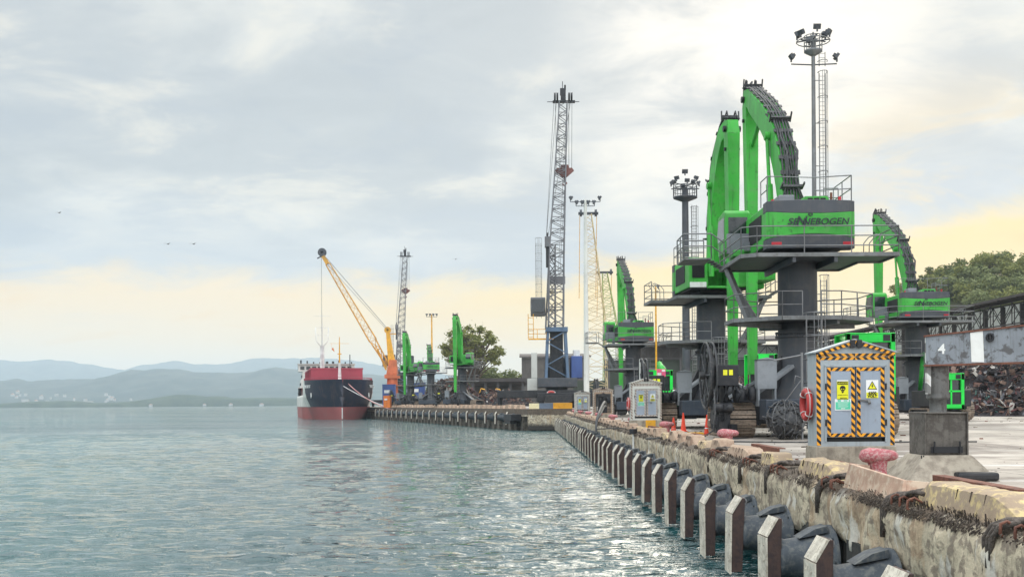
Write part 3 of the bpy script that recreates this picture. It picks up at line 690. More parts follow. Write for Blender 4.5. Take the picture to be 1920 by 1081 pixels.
def make_pedestal_crane(name,loc,yaw,base_yaw,label,rear=True,boom='full',detail=2,reel=True,side_stair=True,under=True):
    r=empty(name,loc,0,label,'material handler','green material handlers on tall pedestals')
    rb=lambda o:o
    # --- undercarriage
    MBR=.83
    b=MB(); b.lathe([(1.5,0.75),(1.45,1.3),(MBR+.12,2.2),(MBR,2.6),(MBR,5.0)],(0,0,0),28)
    b.lathe([(MBR+.12,4.25),(MBR+.12,4.33)],(0,0,0),28); b.lathe([(MBR+.12,4.42),(MBR+.12,4.5)],(0,0,0),28)
    for k in range(28):
        a=2*PI*k/28; b.tube(((MBR+.07)*math.cos(a),(MBR+.07)*math.sin(a),4.3),((MBR+.07)*math.cos(a),(MBR+.07)*math.sin(a),4.45),.02,n=4)
    b.lathe([(MBR,4.6),(MBR,7.55)],(0,0,0),28); b.build('pedestal',DGREY,r)
    if under:
        for x in (-2.95,2.95): crawler('track',x,r,5.2,1.1,1.45)
        b=MB(); b.box(-2.7,2.7,-1.4,1.4,.55,1.35); b.box(-.9,.9,-3.2,3.2,.6,1.5)
        for sx in (-1,1):
            b.m=1; b.bar((sx*2.75,-2.3,1.55),(sx*.5,-.9,3.0),.34,.16); b.bar((sx*2.75,2.3,1.55),(sx*.5,.9,3.0),.34,.16); b.m=0
            b.hexa([(sx*2.6,-1.2,1.2),(sx*.7,-.35,1.2),(sx*.7,.35,1.2),(sx*2.6,1.2,1.2)],[(sx*1.5,-.7,2.2),(sx*.7,-.3,3.6),(sx*.7,.3,3.6),(sx*1.5,.7,2.2)])
        b.build('chassis',[BLACK,GREYBOX],r,bevel=.03)
        for (x0,x1,y0,y1) in ((-2.35,1.5,-4.2,-3.0),(-2.35,1.5,3.0,4.2)): MB().box(x0,x1,y0,y1,.75,1.58).build('ballast_block',NAVY,r,bevel=.04)
        b=MB()
        # cable reel on its edge, seen from the side
        if reel:
            rx=-4.05
            b.path([(rx,-1.6+1.38*math.cos(a),2.6+1.38*math.sin(a)) for a in [2*PI*k/28 for k in range(28)]],.05,5,True)
            b.path([(rx-.25,-1.6+1.38*math.cos(a),2.6+1.38*math.sin(a)) for a in [2*PI*k/28 for k in range(28)]],.05,5,True)
            b.path([(rx-.12,-1.6+1.05*math.cos(a),2.6+1.05*math.sin(a)) for a in [2*PI*k/28 for k in range(28)]],.12,6,True)
            b.path([(rx-.12,-1.6+.82*math.cos(a),2.6+.82*math.sin(a)) for a in [2*PI*k/28 for k in range(28)]],.12,6,True)
            for k in range(8):
                a=PI*k/4; 
                for dx in (0,-.25): b.tube((rx+dx,-1.6,2.6),(rx+dx,-1.6+1.38*math.cos(a),2.6+1.38*math.sin(a)),.035,n=5)
            b.tube((rx-.5,-1.6,2.6),(rx+.9,-1.6,2.6),.16,n=10); b.bar((rx+.5,-1.6,1.0),(rx+.5,-1.6,2.7),.3,.3)
            b.path([(rx-.12,-2.9,2.0),(rx-.15,-3.3,1.1),(rx-.2,-3.2,.35),(rx-.6,-3.0,.05),(rx-2,-2.6,.03),(rx-3,-3.6,.03)],.035,6)
            b.build('cable_reel',HOSE,r)
        cb=MB().box(-4.06,-3.16,-2.9,-2.3,2.15,3.0).build('control_box',BLACK,r,bevel=.02)
        MB().box(-3.8,-3.63,-2.915,-2.903,2.58,2.8).build('warning_label',SIGNY,cb); MB().box(-3.56,-3.4,-2.915,-2.903,2.58,2.8).build('warning_label',SIGNY,cb)
        b=MB()
        for k in range(7): b.path([(-3.9+.2*k,-2.5,2.2),(-3.95+.2*k+.1*math.sin(k*2),-2.7,1.85),(-3.9+.22*k,-2.4,1.5)],.035,5)
        b.lathe([(.22,-.2),(.3,-.1),(.3,.3),(.15,.4)],(-3.0,-2.4,1.65),12); b.lathe([(.14,-.2),(.22,-.1),(.22,.3),(.1,.4)],(-2.5,-2.5,1.7),12)
        rn=random.Random(4)
        for k in range(30):
            x,y,z=-4.3+rn.random()*.85,-3.1+rn.random()*.9,.35+rn.random()*1.1; b.box(x,x+rn.uniform(.08,.3),y,y+rn.uniform(.1,.3),z-.1,z+rn.uniform(.04,.18),rn.random())
        b.box(-4.1,-3.5,-2.8,-2.0,.25,.95); b.tube((-4.2,-2.9,1.25),(-3.45,-2.9,1.25),.2,n=10); b.path([(-3.3,-2.9,2.1),(-3.1,-3.1,1.8),(-3.2,-2.9,1.5),(-2.7,-2.8,1.5)],.05,5)
        b.build('hydraulic_drive',BLACK,r)
        MB().box(-2.42,-1.62,-3.0,-2.45,2.0,3.2).prism([(-2.48,3.2),(-1.56,3.2),(-2.02,3.29)],-3.05,-2.4).box(-2.4,-2.32,-3,-2.5,1.3,2.0).box(-1.72,-1.64,-3,-2.5,1.3,2.0).build('switch_cabinet',GREYBOX,r,bevel=.015)
    # --- cage ladder on the right front of the pedestal
    b=MB(); lad=[(.15,-1.05)]
    cage_ladder(b,.0,-2.62,.35,5.0,.6,.7,-1,1.9,.95)
    for z in (1.2,2.9,4.6): b.tube((.3,-2.62,z),(.3,-.7,z),.04,n=5)
    b.build('cage_ladder',STEEL,r)
    # --- lower ring platform
    n=8; R0=3.2; ring=[Vector((R0*math.cos(PI/8+k*PI/4),R0*math.sin(PI/8+k*PI/4)*.8,4.95)) for k in range(8)]
    b=MB(); b.add([p+Vector((0,0,dz)) for dz in (-.05,.06) for p in ring],[tuple(range(7,-1,-1)),tuple(range(8,16))]+[(k,(k+1)%8,8+(k+1)%8,8+k) for k in range(8)])
    b.m=1
    for k in range(8):
        b.bar(ring[k]+Vector((0,0,.0)),ring[(k+1)%8]+Vector((0,0,.0)),.1,.17)
        if k%2==0: b.bar(ring[k]*.93+Vector((0,0,.2)),(0,0,4.7),.12,.2)
    lp=b.build('lower_platform',[DGREY,GRATE],r)  # dark plate colour stands in for shade under the platform
    b=MB()
    for k in range(8):
        if k==5: 
            m1=ring[5].lerp(ring[6],.34); m2=ring[5].lerp(ring[6],.66); rail_run(b,[ring[5],m1]); rail_run(b,[m2,ring[6]])
        else: rail_run(b,[ring[k],ring[(k+1)%8]])
    b.build('railing',STEEL,lp)
    # --- upper part turns with yaw: everything below is built in a frame rotated by yaw
    Ry=Matrix.Rotation(yaw,4,'Z')
    def U(mb,nm,mat,parent=r,bevel=0):
        mb.v=[tuple(Ry@Vector((v[0]*.95,v[1],v[2]-.5))) for v in mb.v]; return mb.build(nm,mat,parent,bevel)
    # upper platform
    b=MB(); b.lathe([(MBR+.25,7.95),(MBR+.3,8.2),(1.25,8.2),(1.25,8.42)],(0,0,0),28)
    U(b,'slewing_ring',DGREY)
    b=MB(); zt=8.0
    b.prism([(-3.1,-2.5),(-2.5,-2.9),(2.6,-2.9),(3.6,-2.9),(3.6,-.6),(2.6,-.6),(2.6,2.2),(-3.1,2.2)],zt-.03,zt+.03,'XY'); b.m=1
    for p,q in (((-3.1,-2.5),(-2.5,-2.9)),((-2.5,-2.9),(3.6,-2.9)),((3.6,-2.9),(3.6,-.6)),((3.6,-.6),(2.6,-.6)),((2.6,-.6),(2.6,2.2)),((2.6,2.2),(-3.1,2.2)),((-3.1,2.2),(-3.1,-2.5))):
        b.bar((p[0],p[1],zt-.02),(q[0],q[1],zt-.02),.1,.16)
    b.m=0; b.bar((-.9,-2.9,zt-.2),(-.9,2.2,zt-.2),.15,.25); b.bar((.9,-2.9,zt-.2),(.9,2.2,zt-.2),.15,.25)
    up=U(b,'upper_platform',[DGREY,GRATE])  # underside shade put in as a darker plate between lighter edge bars
    b=MB(); rail_run(b,[(-3.1,2.2,zt),(-3.1,-2.5,zt),(-2.5,-2.9,zt),(3.6,-2.9,zt),(3.6,-.6,zt)],1.15,.026,(.35,.75),2.2)
    for k in range(4): b.path([(2.75+.25*k,-.9,zt),(2.75+.25*k,-.95,zt+.7),(2.95+.25*k,-1.0,zt+.95),(3.35+.1*k,-1.0,zt+1.1)],.022,5)
    U(b,'railing',STEEL,up)
    # side landing and stair towards the cab
    b=MB(); b.box(-5.0,-3.7,1.2,3.2,zt+.35,zt+.42)
    for k in range(5): b.box(-3.7+k*.14,-3.5+k*.14,1.4,2.3,zt+.3-k*.08,zt+.34-k*.08)
    b.bar((-3.0,1.0,zt-.1),(-2.2,-.2,zt-2.7),.22,.22); b.bar((-2.8,2.2,zt-.1),(-1.4,1.2,zt-2.7),.16,.2)
    sl_=U(b,'stair_landing',GRATE)
    b=MB(); rail_run(b,[(-3.7,3.2,zt+.4),(-5.0,3.2,zt+.4),(-5.0,1.2,zt+.4),(-3.7,1.2,zt+.4),(-3.1,1.2,zt)],1.1,.03,(.55,),1.3)
    U(b,'railing',STEEL,sl_)
    # house: body, counterweight with bowed rear face
    z0,z1=8.5,10.25
    def rearsec(za,zb,yo,mat,nm,b0=0,b1=0,parent=r,hw=1.93):
        """rear shell slice, bowed in plan; b0,b1 bow its lower and upper edges in elevation"""
        b=MB(); N=16; fr=[];bk=[]
        for i in range(N+1):
            f_=i/N*2-1; x=f_*hw; y=-2.35-.28*(1-f_*f_)-yo; k=(1-f_*f_)
            if abs(f_)>.93: y+=.12
            fr.append([(x,y,za+b0*k),(x,y,zb+b1*k)]); bk.append([(x,-1.6,za+b0*k),(x,-1.6,zb+b1*k)])
        vs=[];fs=[]
        for i in range(N+1): vs+=[fr[i][0],fr[i][1],bk[i][1],bk[i][0]]
        for i in range(N):
            a=i*4; c=a+4
            fs+=[(a,c,c+1,a+1),(a+1,c+1,c+2,a+2),(a+3,a+2,c+2,c+3),(a,a+3,c+3,c)]
        fs+=[(0,1,2,3),(N*4,N*4+3,N*4+2,N*4+1)]
        b.add(vs,fs); return U(b,nm,mat,parent,bevel=.02)
    b=MB(); b.box(-1.9,-.72,-1.6,2.6,z0,z1-.05); b.box(.72,1.9,-1.6,2.2,z0,z1-.05); b.box(-.72,.72,-1.6,.2,z0,z1-.1)
    b.prism([(-.8,8.42),(.8,8.42),(.8,8.55),(-.8,8.55)],-2.0,2.6)
    house=U(b,'house_body',GREENM(detail),r,.05)
    b=MB(); b.box(-1.75,1.75,-2.3,2.2,8.42,8.52); b.box(-1.0,1.0,-1.5,1.5,8.3,8.45); U(b,'house_floor',BLACK)
    cw=rearsec(8.72,9.84,0.0,GREEN,'rear_cover',.16,-.12)
    rearsec(9.845,10.28,-.012,DGREY,'upper_trim',-.12,.0,cw)
    rearsec(8.32,8.715,-.012,DGREY,'counterweight',-.03,.16,cw)
    for sx in (-1,1):
        b=MB(); b.box(sx*1.55-.22,sx*1.55+.22,-2.5,-2.44,8.44,8.56); U(b,'tail_light',REDL,cw,.01)
    # lettering on the rear cover
    if detail>=1:
        ob=[text('lettering','SE',.38,LETTER,None,(0,0,0),(R(90),0,0),  .25,.008,.007,'RIGHT',1.25),
            text('lettering','NEBOGEN',.38,LETTER,None,(0,0,0),(R(90),0,0),.25,.008,.007,'LEFT',1.08),
            text('lettering','N',.60,LETTER,None,(0,0,0),(R(90),0,0),.2,.008,.008,'CENTER',.95),
            text('lettering','O',.17,LETTER,None,(0,0,0),(R(90),0,0),0,.008,.01,'CENTER',1.4)]
        off=[(-.66,9.36),(-.50,9.36),(-.53,9.36),(-.12,9.66)]
        for o,(x,z) in zip(ob,off):
            o.parent=cw; o.location=Ry@Vector((x*.95,-2.66,z-.5)); o.rotation_euler=(R(90),0,yaw)
    b=MB(); b.prism([(-.35,10.25),(.95,10.25),(.78,10.52),(-.2,10.52)],-2.1,-1.2); vv=U(b,'vent_cover',GREENM(detail),r,.02)
    b=MB()
    for k in range(3): b.box(-.08+k*.28,.14+k*.28,-2.12,-2.1,10.33,10.44)
    U(b,'vent_slot',GRILLE,vv)
    U(MB().box(-1.3,-.6,-1.9,-1.0,10.22,10.62),'air_filter',GREYBOX,r,.05); U(MB().tube((-1.6,-2,10.25),(-1.6,-2,10.4),.07,n=8),'beacon',REDL)
    U(MB().tube((1.35,-2,10.25),(1.35,-2,10.5),.07,n=8),'beacon',REDL); U(MB().tube((1.1,-1.6,10.25),(1.1,-1.6,10.75),.06,n=8),'exhaust',RUST)
    b=MB(); rail_run(b,[(-1.85,-.9,10.25),(-1.85,-2.1,10.25)],1.1,.025,(.55,),1.0); rail_run(b,[(.3,-1.8,10.25),(1.8,-2.2,10.25),(1.85,.5,10.25)],1.1,.025,(.55,),1.2)
    b.tube((-1.85,-2.1,11.35),(.3,-1.8,11.35),.022,n=5)
    rail_run(b,[(.95,-1.0,10.25),(1.6,-1.0,10.25)],.8,.025,(.4,),.5); U(b,'roof_railing',STEEL)
    # front right louvre and the steps on the side
    b=MB(); b.box(.95,1.7,2.2,2.24,9.05,10.0)
    for k in range(9): b.box(.95,1.7,2.24,2.27,9.08+k*.1,9.11+k*.1)
    U(b,'louvre',GRILLE)
    for sx in (-1.93,1.9): U(MB().box(sx,sx+.03,-1.2,1.2,8.9,9.9),'side_vent',GRILLE)
    b=MB(); b.box(.85,1.85,2.2,2.3,8.5,8.8); U(b,'front_box',WHITE,r,.02)
    # cab at front left
    b=MB(); cx0,cx1=-2.9,-1.7
    prof=[(1.9,8.75),(1.9,10.55),(2.2,10.7),(3.6,10.6),(3.95,9.8),(3.7,8.75)]
    b.prism(prof,cx0,cx1,'YZ'); b.box(-2.7,-1.5,1.0,2.2,8.45,8.75); cab=U(b,'cab',GREENM(detail),r,.05)
    b=MB(); b.prism([(2.15,9.4),(2.15,10.4),(3.5,10.4),(3.78,9.8),(3.65,9.4)],cx0-.015,cx1+.015,'YZ'); b.box(cx0+.15,cx1-.15,1.885,1.91,9.5,10.35)
    b.prism([(3.72,9.0),(3.98,9.8),(3.64,10.5),(3.60,10.5),(3.9,9.8),(3.66,9.0)],cx0+.12,cx1-.12,'YZ'); U(b,'cab_window',GLASS,cab)
    b=MB(); b.box(-2.95,-1.65,1.2,1.35,8.6,9.5); b.box(-2.2,-1.9,1.0,1.2,8.0,9.1); U(b,'cab_grating',GREYBOX,cab)
    # --- boom
    if boom=='full': cl=[(.9,9.6,.85),(1.3,11.0,1.0),(2.0,12.7,1.2),(3.2,14.3,1.3),(4.9,15.6,1.2),(6.8,16.7,1.05),(8.5,17.6,.9),(9.5,17.9,.75)]
    elif boom=='steep': cl=[(.9,9.6,.85),(1.2,11.4,1.0),(1.5,13.2,1.2),(2.2,15.0,1.25),(3.2,16.2,1.1),(4.3,16.9,.95),(5.1,16.9,.7)]
    else: cl=[(.9,9.6,.85),(1.5,11.0,1.0),(2.4,12.2,1.2),(4.0,13.4,1.3),(6.5,14.0,1.1),(9.0,13.9,.9)]
    def resample(cl,n):
        # Catmull-Rom through the centre line
        out=[]
        m_=len(cl)-1
        for i in range(n+1):
            t_=i/n*m_; k=min(int(t_),m_-1); f_=t_-k; p=[cl[max(0,min(m_,k+d))] for d in (-1,0,1,2)]
            out.append(tuple(.5*((2*p[1][a])+(-p[0][a]+p[2][a])*f_+(2*p[0][a]-5*p[1][a]+4*p[2][a]-p[3][a])*f_*f_+(-p[0][a]+3*p[1][a]-3*p[2][a]+p[3][a])*f_**3) for a in range(3)))
        return out
    rs=resample(cl,18); secs=[];top=[]
    for i,(y,z,d) in enumerate(rs):
        a_=rs[max(i-1,0)]; c_=rs[min(i+1,18)]; T=Vector((0,c_[0]-a_[0],c_[1]-a_[1])).normalized(); N_=Vector((0,-T.z,T.y)); c=Vector((0,y,z)); w=.42 if i<15 else .34
        secs.append([c+Vector((-w,0,0))-N_*d/2,c+Vector((w,0,0))-N_*d/2,c+Vector((w,0,0))+N_*d/2,c+Vector((-w,0,0))+N_*d/2]); top.append((c+N_*d/2,T,N_))
    b=MB(); b.loft(secs); bo=U(b,'boom',GREENM(detail),r,.03)
    b=MB()
    hh=6 if detail>1 else 3
    for k in range(hh):
        x=-.32+.64*k/(hh-1); b.path([top[i][0]+Vector((x+.02*math.sin(i*1.3+k),0,0))+top[i][2]*(.11+.025*math.sin(i+k*2)) for i in range(0,19)],.045 if hh>3 else .08,5)
    for i in range(1,18,1 if detail>1 else 3):
        p,T,N_=top[i]; b.bar(p+N_*.09+Vector((-.46,0,0)),p+N_*.09+Vector((.46,0,0)),.05,.22,up=T)
    for i in (3,8,16):
        p,T,N_=top[i]; b.bar(p+N_*.2+Vector((-.5,0,0)),p+N_*.2+Vector((.5,0,0)),.12,.12,up=T)
        for sx in (-.5,.5): b.bar(p+Vector((sx,0,0)),p+Vector((sx,0,0))+N_*.5,.06,.1)
    if detail>1:
        for sx in (-.5,.5,.42):
            p=top[4][0]; q=top[9][0]; b.path([q+Vector((sx,0,.0)),q+Vector((sx*.35,-.35,-.5)),p+Vector((sx*.5,-.45,.9)),p+Vector((sx*.4,-.3,-.4)),(sx*1.3,.5,10.4)],.05,6)
        p=top[17][0]; b.path([p,p+Vector((.1,.1,.45)),p+Vector((.0,.7,.35)),p+Vector((0,.9,-.4))],.05,6); b.path([p+Vector((-.2,0,0)),p+Vector((-.2,.2,.5)),p+Vector((-.2,.8,.2)),p+Vector((-.2,.9,-.6))],.05,6)
    U(b,'boom_hoses',HOSE,bo)
    for sx in (-1,1):
        b=MB(); q=Vector((sx*.55,rs[8][0]-.1,rs[8][1]-.1)); p=Vector((sx*.55,2.3,9.1)); m_=p.lerp(q,.55)
        b.tube(p,m_,.17,n=12); b.tube(m_,q,.09,n=10); b.tube(q-Vector((.12,0,0)),q+Vector((.12,0,0)),.2,n=10)
        U(b,'boom_cylinder',GREENM(detail),bo)
    # stick hanging from the boom tip
    ty,tz=rs[17][0],rs[17][1]; zb=3.4
    b=MB(); 
    def ssec(z,w,d,y): return [(-w,y-d,z),(w,y-d,z),(w,y+d,z),(-w,y+d,z)]
    b.loft([ssec(tz+.35,.30,.25,ty),ssec(tz-.4,.36,.42,ty),ssec(tz-3.5,.32,.40,ty),ssec(tz-9,.26,.30,ty-.05),ssec(zb,.22,.22,ty-.1)])
    st=U(b,'stick',GREEN,r,.02)
    U(MB().tube((-.45,ty,tz-1.2),(.45,ty,tz-1.2),.1,n=8),'hinge_pin',BLACK,st); b=MB(); b.tube((-.5,ty,tz-.1),(.5,ty,tz-.1),.17,n=12)
    for sx in (-.25,.25): b.path([(sx,ty,tz-.1),(sx,ty-.3,tz+.5),(sx,ty-.35,tz+.75),(sx,ty-.1,tz+.9),(sx,ty+.2,tz+.4)],.045,5)
    U(b,'hinge_pin',BLACK,st)
    b=MB(); b.tube((0,rs[13][0],rs[13][1]-.65),(0,ty-.5,tz-2.6),.12,n=10); U(b,'stick_cylinder',GREENM(detail),st)
    # closed orange peel grab at the end of the stick
    b=MB(); gy=ty-.1
    b.tube((0,gy,zb+.05),(0,gy,zb-.6),.14,n=8); b.lathe([(.28,zb-.6),(.42,zb-.75),(.42,zb-1.05),(.25,zb-1.2)],(0,gy,0),14)
    for k in range(5):
        a=2*PI*k/5; ca,sa=math.cos(a),math.sin(a)
        b.path([(.35*ca,gy+.35*sa,zb-.95),(.78*ca,gy+.78*sa,zb-1.3),(.85*ca,gy+.85*sa,zb-1.8),(.55*ca,gy+.55*sa,zb-2.25),(.08*ca,gy+.08*sa,zb-2.5)],[.1,.16,.2,.15,.04],6)
        b.tube((.3*ca,gy+.3*sa,zb-.5),(.7*ca,gy+.7*sa,zb-1.2),.06,n=6)
    U(b,'grab',BLACK,st)
    return r
def GREENM(d): return GREEN if d else GREEND
gx=12.0
G1=make_pedestal_crane('pedestal_crane',(12.0,46.5,2.2),0,0,'nearest green material handler on its grey pedestal, rear and lettering towards the quay corner',detail=2)
G2=make_pedestal_crane('pedestal_crane',(11.15,63,2.2),R(184),0,'green material handler behind the nearest one, boom foot and louvre facing the viewer',boom='steep',detail=1)
def again(o,loc,label,rz=0):
    return clone(o,loc,rz,label)
G3=again(G1,(11.75,113,2.2),'distant small green material handler above the second striped cabinet',R(3))
G4=again(G1,(31.0,84,2.2),'green material handler standing right of the nearest one, in front of the trussed shed',R(-1))
G5=again(G2,(-11.3,200,2.9),'green material handler in front of the round tree on the far quay',R(-16))
G6=make_pedestal_crane('pedestal_crane',(-20.2,235,2.9),R(8),0,'green material handler with lowered boom and scrap heap at its right',boom='low',detail=1)
G7=again(G2,(-25.8,246,2.9),'green material handler with upright boom beside the blue container on the far quay',R(-14))
# ---------------- electric cabinets on plinths
def sign(parent,x,z,w,h,mat,y,name='sign_plate',bw=0):
    return MB().box(x-w/2,x+w/2,y-.008,y,z-h/2,z+h/2).build(name,mat,parent)
def make_cabinet(loc,label,detail=True,open_=False,CL=None,HZA=HZA,HZB=HZB):
    CL=CL or CLIGHT
    r=empty('electric_cabinet',loc,0,label,'electric cabinet','striped electric cabinets along the quay')
    w=.86; d=.72; z0=.5; ze=2.58; zr=2.86
    MB().hexa([(-w-.06,-.07,-.02),(w+.04,-.07,-.02),(w+.04,d+.05,-.02),(-w-.06,d+.05,-.02)],[(-w-.04,-.05,z0),(w+.02,-.05,z0),(w+.02,d+.03,z0),(-w-.04,d+.03,z0)]).build('plinth',CONC,r,bevel=.02)
    b=MB(); 
    b.box(-w,-w+.03,.03,d,z0,ze); b.box(w-.03,w,.03,d,z0,ze)
    if not open_: b.box(-w+.03,w-.03,d-.03,d,z0,ze)
    b.box(-w,-.68,0,.03,z0+.001,ze-.32); b.box(.68,w,0,.03,z0+.001,ze-.32)            # door posts
    b.box(-w,w,0,.03,ze-.32,ze-.001); b.box(-.68,.68,.0,.03,z0+.001,z0+.1)
    b.prism([(-w,ze),(w,ze),(0,zr-.03)],.0,.03); b.prism([(-w,ze),(w,ze),(0,zr-.03)],d-.03,d)
    b.box(-.68,-.645,-.035,0.0,z0+.1,ze-.32); b.box(.645,.68,-.035,0,z0+.1,ze-.32); b.box(-.68,.68,-.035,0,ze-.33,ze-.29)
    b.build('frame',CL,r)
    b=MB(); b.hexa([(-w-.05,-.06,ze-.03),(0,-.06,zr-.03),(0,d+.06,zr-.03),(-w-.05,d+.06,ze-.03)],[(-w-.05,-.06,ze),(0,-.06,zr),(0,d+.06,zr),(-w-.05,d+.06,ze)])
    b.hexa([(0,-.06,zr-.03),(w+.05,-.06,ze-.03),(w+.05,d+.06,ze-.03),(0,d+.06,zr-.03)],[(0,-.06,zr),(w+.05,-.06,ze),(w+.05,d+.06,ze),(0,d+.06,zr)])
    b.build('roof',CL,r)
    # tapes
    L,Rr=(HZA,HZB)
    tp=MB(); tp.box(-w+.005,-w+.095,-.006,-.002,z0+.02,ze-.02); tp.box(-.9+.04,0,-.006,-.002,ze-.105,ze-.04)
    tp.hexa([(-w,-.066,ze-.035),(-w,-.066,ze-.1),(0,-.066,zr-.11),(0,-.066,zr-.04)],[(-w,-.062,ze-.035),(-w,-.062,ze-.1),(0,-.062,zr-.11),(0,-.062,zr-.04)])
    tp.box(0,w-.04,-.006,-.002,ze-.18,ze-.115); tp.build('hazard_tape',HZA,r)
    MB().box(w-.095,w-.005,-.006,-.002,z0+.02,ze-.02).build('hazard_tape',HZA,r); tp=MB(); tp.box(0,w-.04,-.0065,-.0025,ze-.105,ze-.04)
    tp.hexa([(0,-.066,zr-.04),(0,-.066,zr-.11),(w,-.066,ze-.1),(w,-.066,ze-.035)],[(0,-.062,zr-.04),(0,-.062,zr-.11),(w,-.062,ze-.1),(w,-.062,ze-.035)])
    tp.box(-w+.08,-.0,-.0065,-.0025,ze-.18,ze-.115); tp.build('hazard_tape',HZB,r)
    MB().box(-.13,-.02,-.10,-.03,zr-.2,zr-.02).box(.02,.13,-.10,-.03,zr-.2,zr-.02).build('ridge_lamp',BLACK,r,bevel=.01)
    if open_:
        b=MB(); b.box(-.62,-.58,-.5,.0,z0+.1,ze-.4); b.box(.56,.6,-.03,.0,z0+.1,ze-.4); b.prism([(-.62,2.0),(.6,2.0),(0,2.35)],-.25,-.2)
        b.box(-.4,.35,.3,.6,z0,1.7); b.box(-.1,.2,.2,.5,1.0,1.9); b.build('burnt_frame',BLACK,r); return r
    for sx,nm,HM in ((-1,'door',HZA),(1,'door',HZB)):
        x0,x1=(-.64,-.012) if sx<0 else (.012,.64)
        dz0,dz1=z0+.20,ze-.34
        dr=MB().box(x0,x1,-.03,-.004,dz0,dz1).build('door',CGREY,r,bevel=.006)
        t1=MB().box(x0+.01,x0+.09,-.036,-.031,dz0+.01,dz1-.01).box(x1-.09,x1-.01,-.036,-.031,dz0+.01,dz1-.01).build('hazard_tape',HZA,dr)
        MB().box(x0+.091,x1-.091,-.036,-.031,dz1-.085,dz1-.01).box(x0+.091,x1-.091,-.036,-.031,dz0+.01,dz0+.085).build('hazard_tape',HZB,dr)
        if detail: 
            text('door_number','10',.13,GREYBOX,dr,(sx*.30,-.033,dz1-.33),ext=.002)
            b=MB()
            for z in (dz0+.25,dz1-.5): b.tube((x0-.02 if sx<0 else x1+.02,-.05,z),(x0-.02 if sx<0 else x1+.02,-.05,z+.14),.02,n=8)
            b.build('hinge',BLACK,dr)
    MB().box(-.64,.64,.1,.12,z0+.1,z0+.2).box(-.6,.6,.02,.03,z0+.1,z0+.21).build('door_gap',GRILLE,r)
    b=MB(); b.bar((.0,-.055,1.52),(.28,-.055,1.50),.03,.03); b.tube((.28,-.04,1.50),(.28,-.10,1.44),.035,n=8); b.bar((.02,-.04,1.66),(.02,-.04,1.4),.04,.03); b.build('handle',STEEL,r)
    # signs
    y=-.034
    s=sign(r,-.29,1.735,.25,.42,SIGNY,y); MB().box(-.405,-.175,y-.011,y-.008,1.855,1.925).build('sign_header',INK,s)
    MB().box(-.415,-.165,y-.0095,y-.006,1.93,1.955).build('sign_margin',SIGNW,s)
    if detail:
        text('sign_text','DANGER',.055,SIGNY,s,(-.275,y-.012,1.89),ext=.001,sx=.9)
        MB().prism([(-.39,1.872),(-.355,1.872),(-.3725,1.908)],y-.0125,y-.0105).build('sign_symbol',SIGNY,s)
    sk=MB(); sk.prism([(-.29+.062*math.cos(a),1.775+.058*math.sin(a)) for a in [2*PI*k/16 for k in range(16)]],y-.011,y-.008)
    sk.prism([(-.325,1.74),(-.255,1.74),(-.268,1.69),(-.29,1.665),(-.312,1.69)],y-.0105,y-.0085)
    sk.build('sign_symbol',INK,s)
    sk=MB()
    for dx in (-.023,.023): sk.prism([(-.29+dx+.013*math.cos(a),1.757+.012*math.sin(a)) for a in [2*PI*k/8 for k in range(8)]],y-.014,y-.0105)
    sk.box(-.31,-.27,y-.014,y-.0105,1.708,1.712); sk.build('sign_symbol',SIGNY,s)
    if detail: text('sign_text','DANGER OF DEATH',.024,INK,s,(-.29,y-.010,1.625),ext=.001); MB().box(-.35,-.20,y-.0105,y-.008,1.555,1.57).build('sign_line',INK,s)
    s=sign(r,-.285,1.415,.36,.25,SIGNW,y); MB().box(-.45,-.12,y-.011,y-.008,1.31,1.475).build('sign_panel',SIGNG,s)
    if detail:
        b=MB(); b.box(-.40,-.33,y-.012,y-.0085,1.485,1.52); b.box(-.27,-.19,y-.012,y-.0085,1.49,1.515); b.box(-.155,-.135,y-.012,y-.0085,1.48,1.525); b.build('sign_header',SIGNG,s)
        b=MB()
        for k in range(5): b.box(-.40+.01*(k%2),-.17-.012*(k%3),y-.0125,y-.011,1.45-k*.022,1.455-k*.022)
        b.box(-.33,-.24,y-.0125,y-.011,1.322,1.338); b.build('sign_line',SIGNW,s)
    s=sign(r,.36,1.755,.27,.40,SIGNW,y); MB().box(.23,.49,y-.0105,y-.008,1.558,1.68).build('sign_panel',SIGNY,s)
    tri=lambda k:[(.36-.105*k,1.775-.02-.03*k+.0),(.36+.105*k,1.775-.02-.03*k),(.36,1.775-.02+.155*k)]
    MB().prism([(.253,1.745),(.467,1.745),(.36,1.93)],y-.011,y-.008).build('sign_symbol',INK,s)
    MB().prism([(.28,1.76),(.44,1.76),(.36,1.898)],y-.013,y-.0105).build('sign_symbol',SIGNY,s)
    MB().prism([(.352,1.86),(.378,1.86),(.366,1.828),(.385,1.828),(.352,1.772),(.36,1.81),(.34,1.81)],y-.015,y-.0125).build('sign_symbol',INK,s)
    if detail:
        text('sign_text','6300',.085,INK,s,(.36,y-.0125,1.66),ext=.001,offset=.004,sx=1.05); text('sign_text','VOLT',.078,INK,s,(.36,y-.0125,1.595),ext=.001,offset=.004,sx=1.05)
    return r
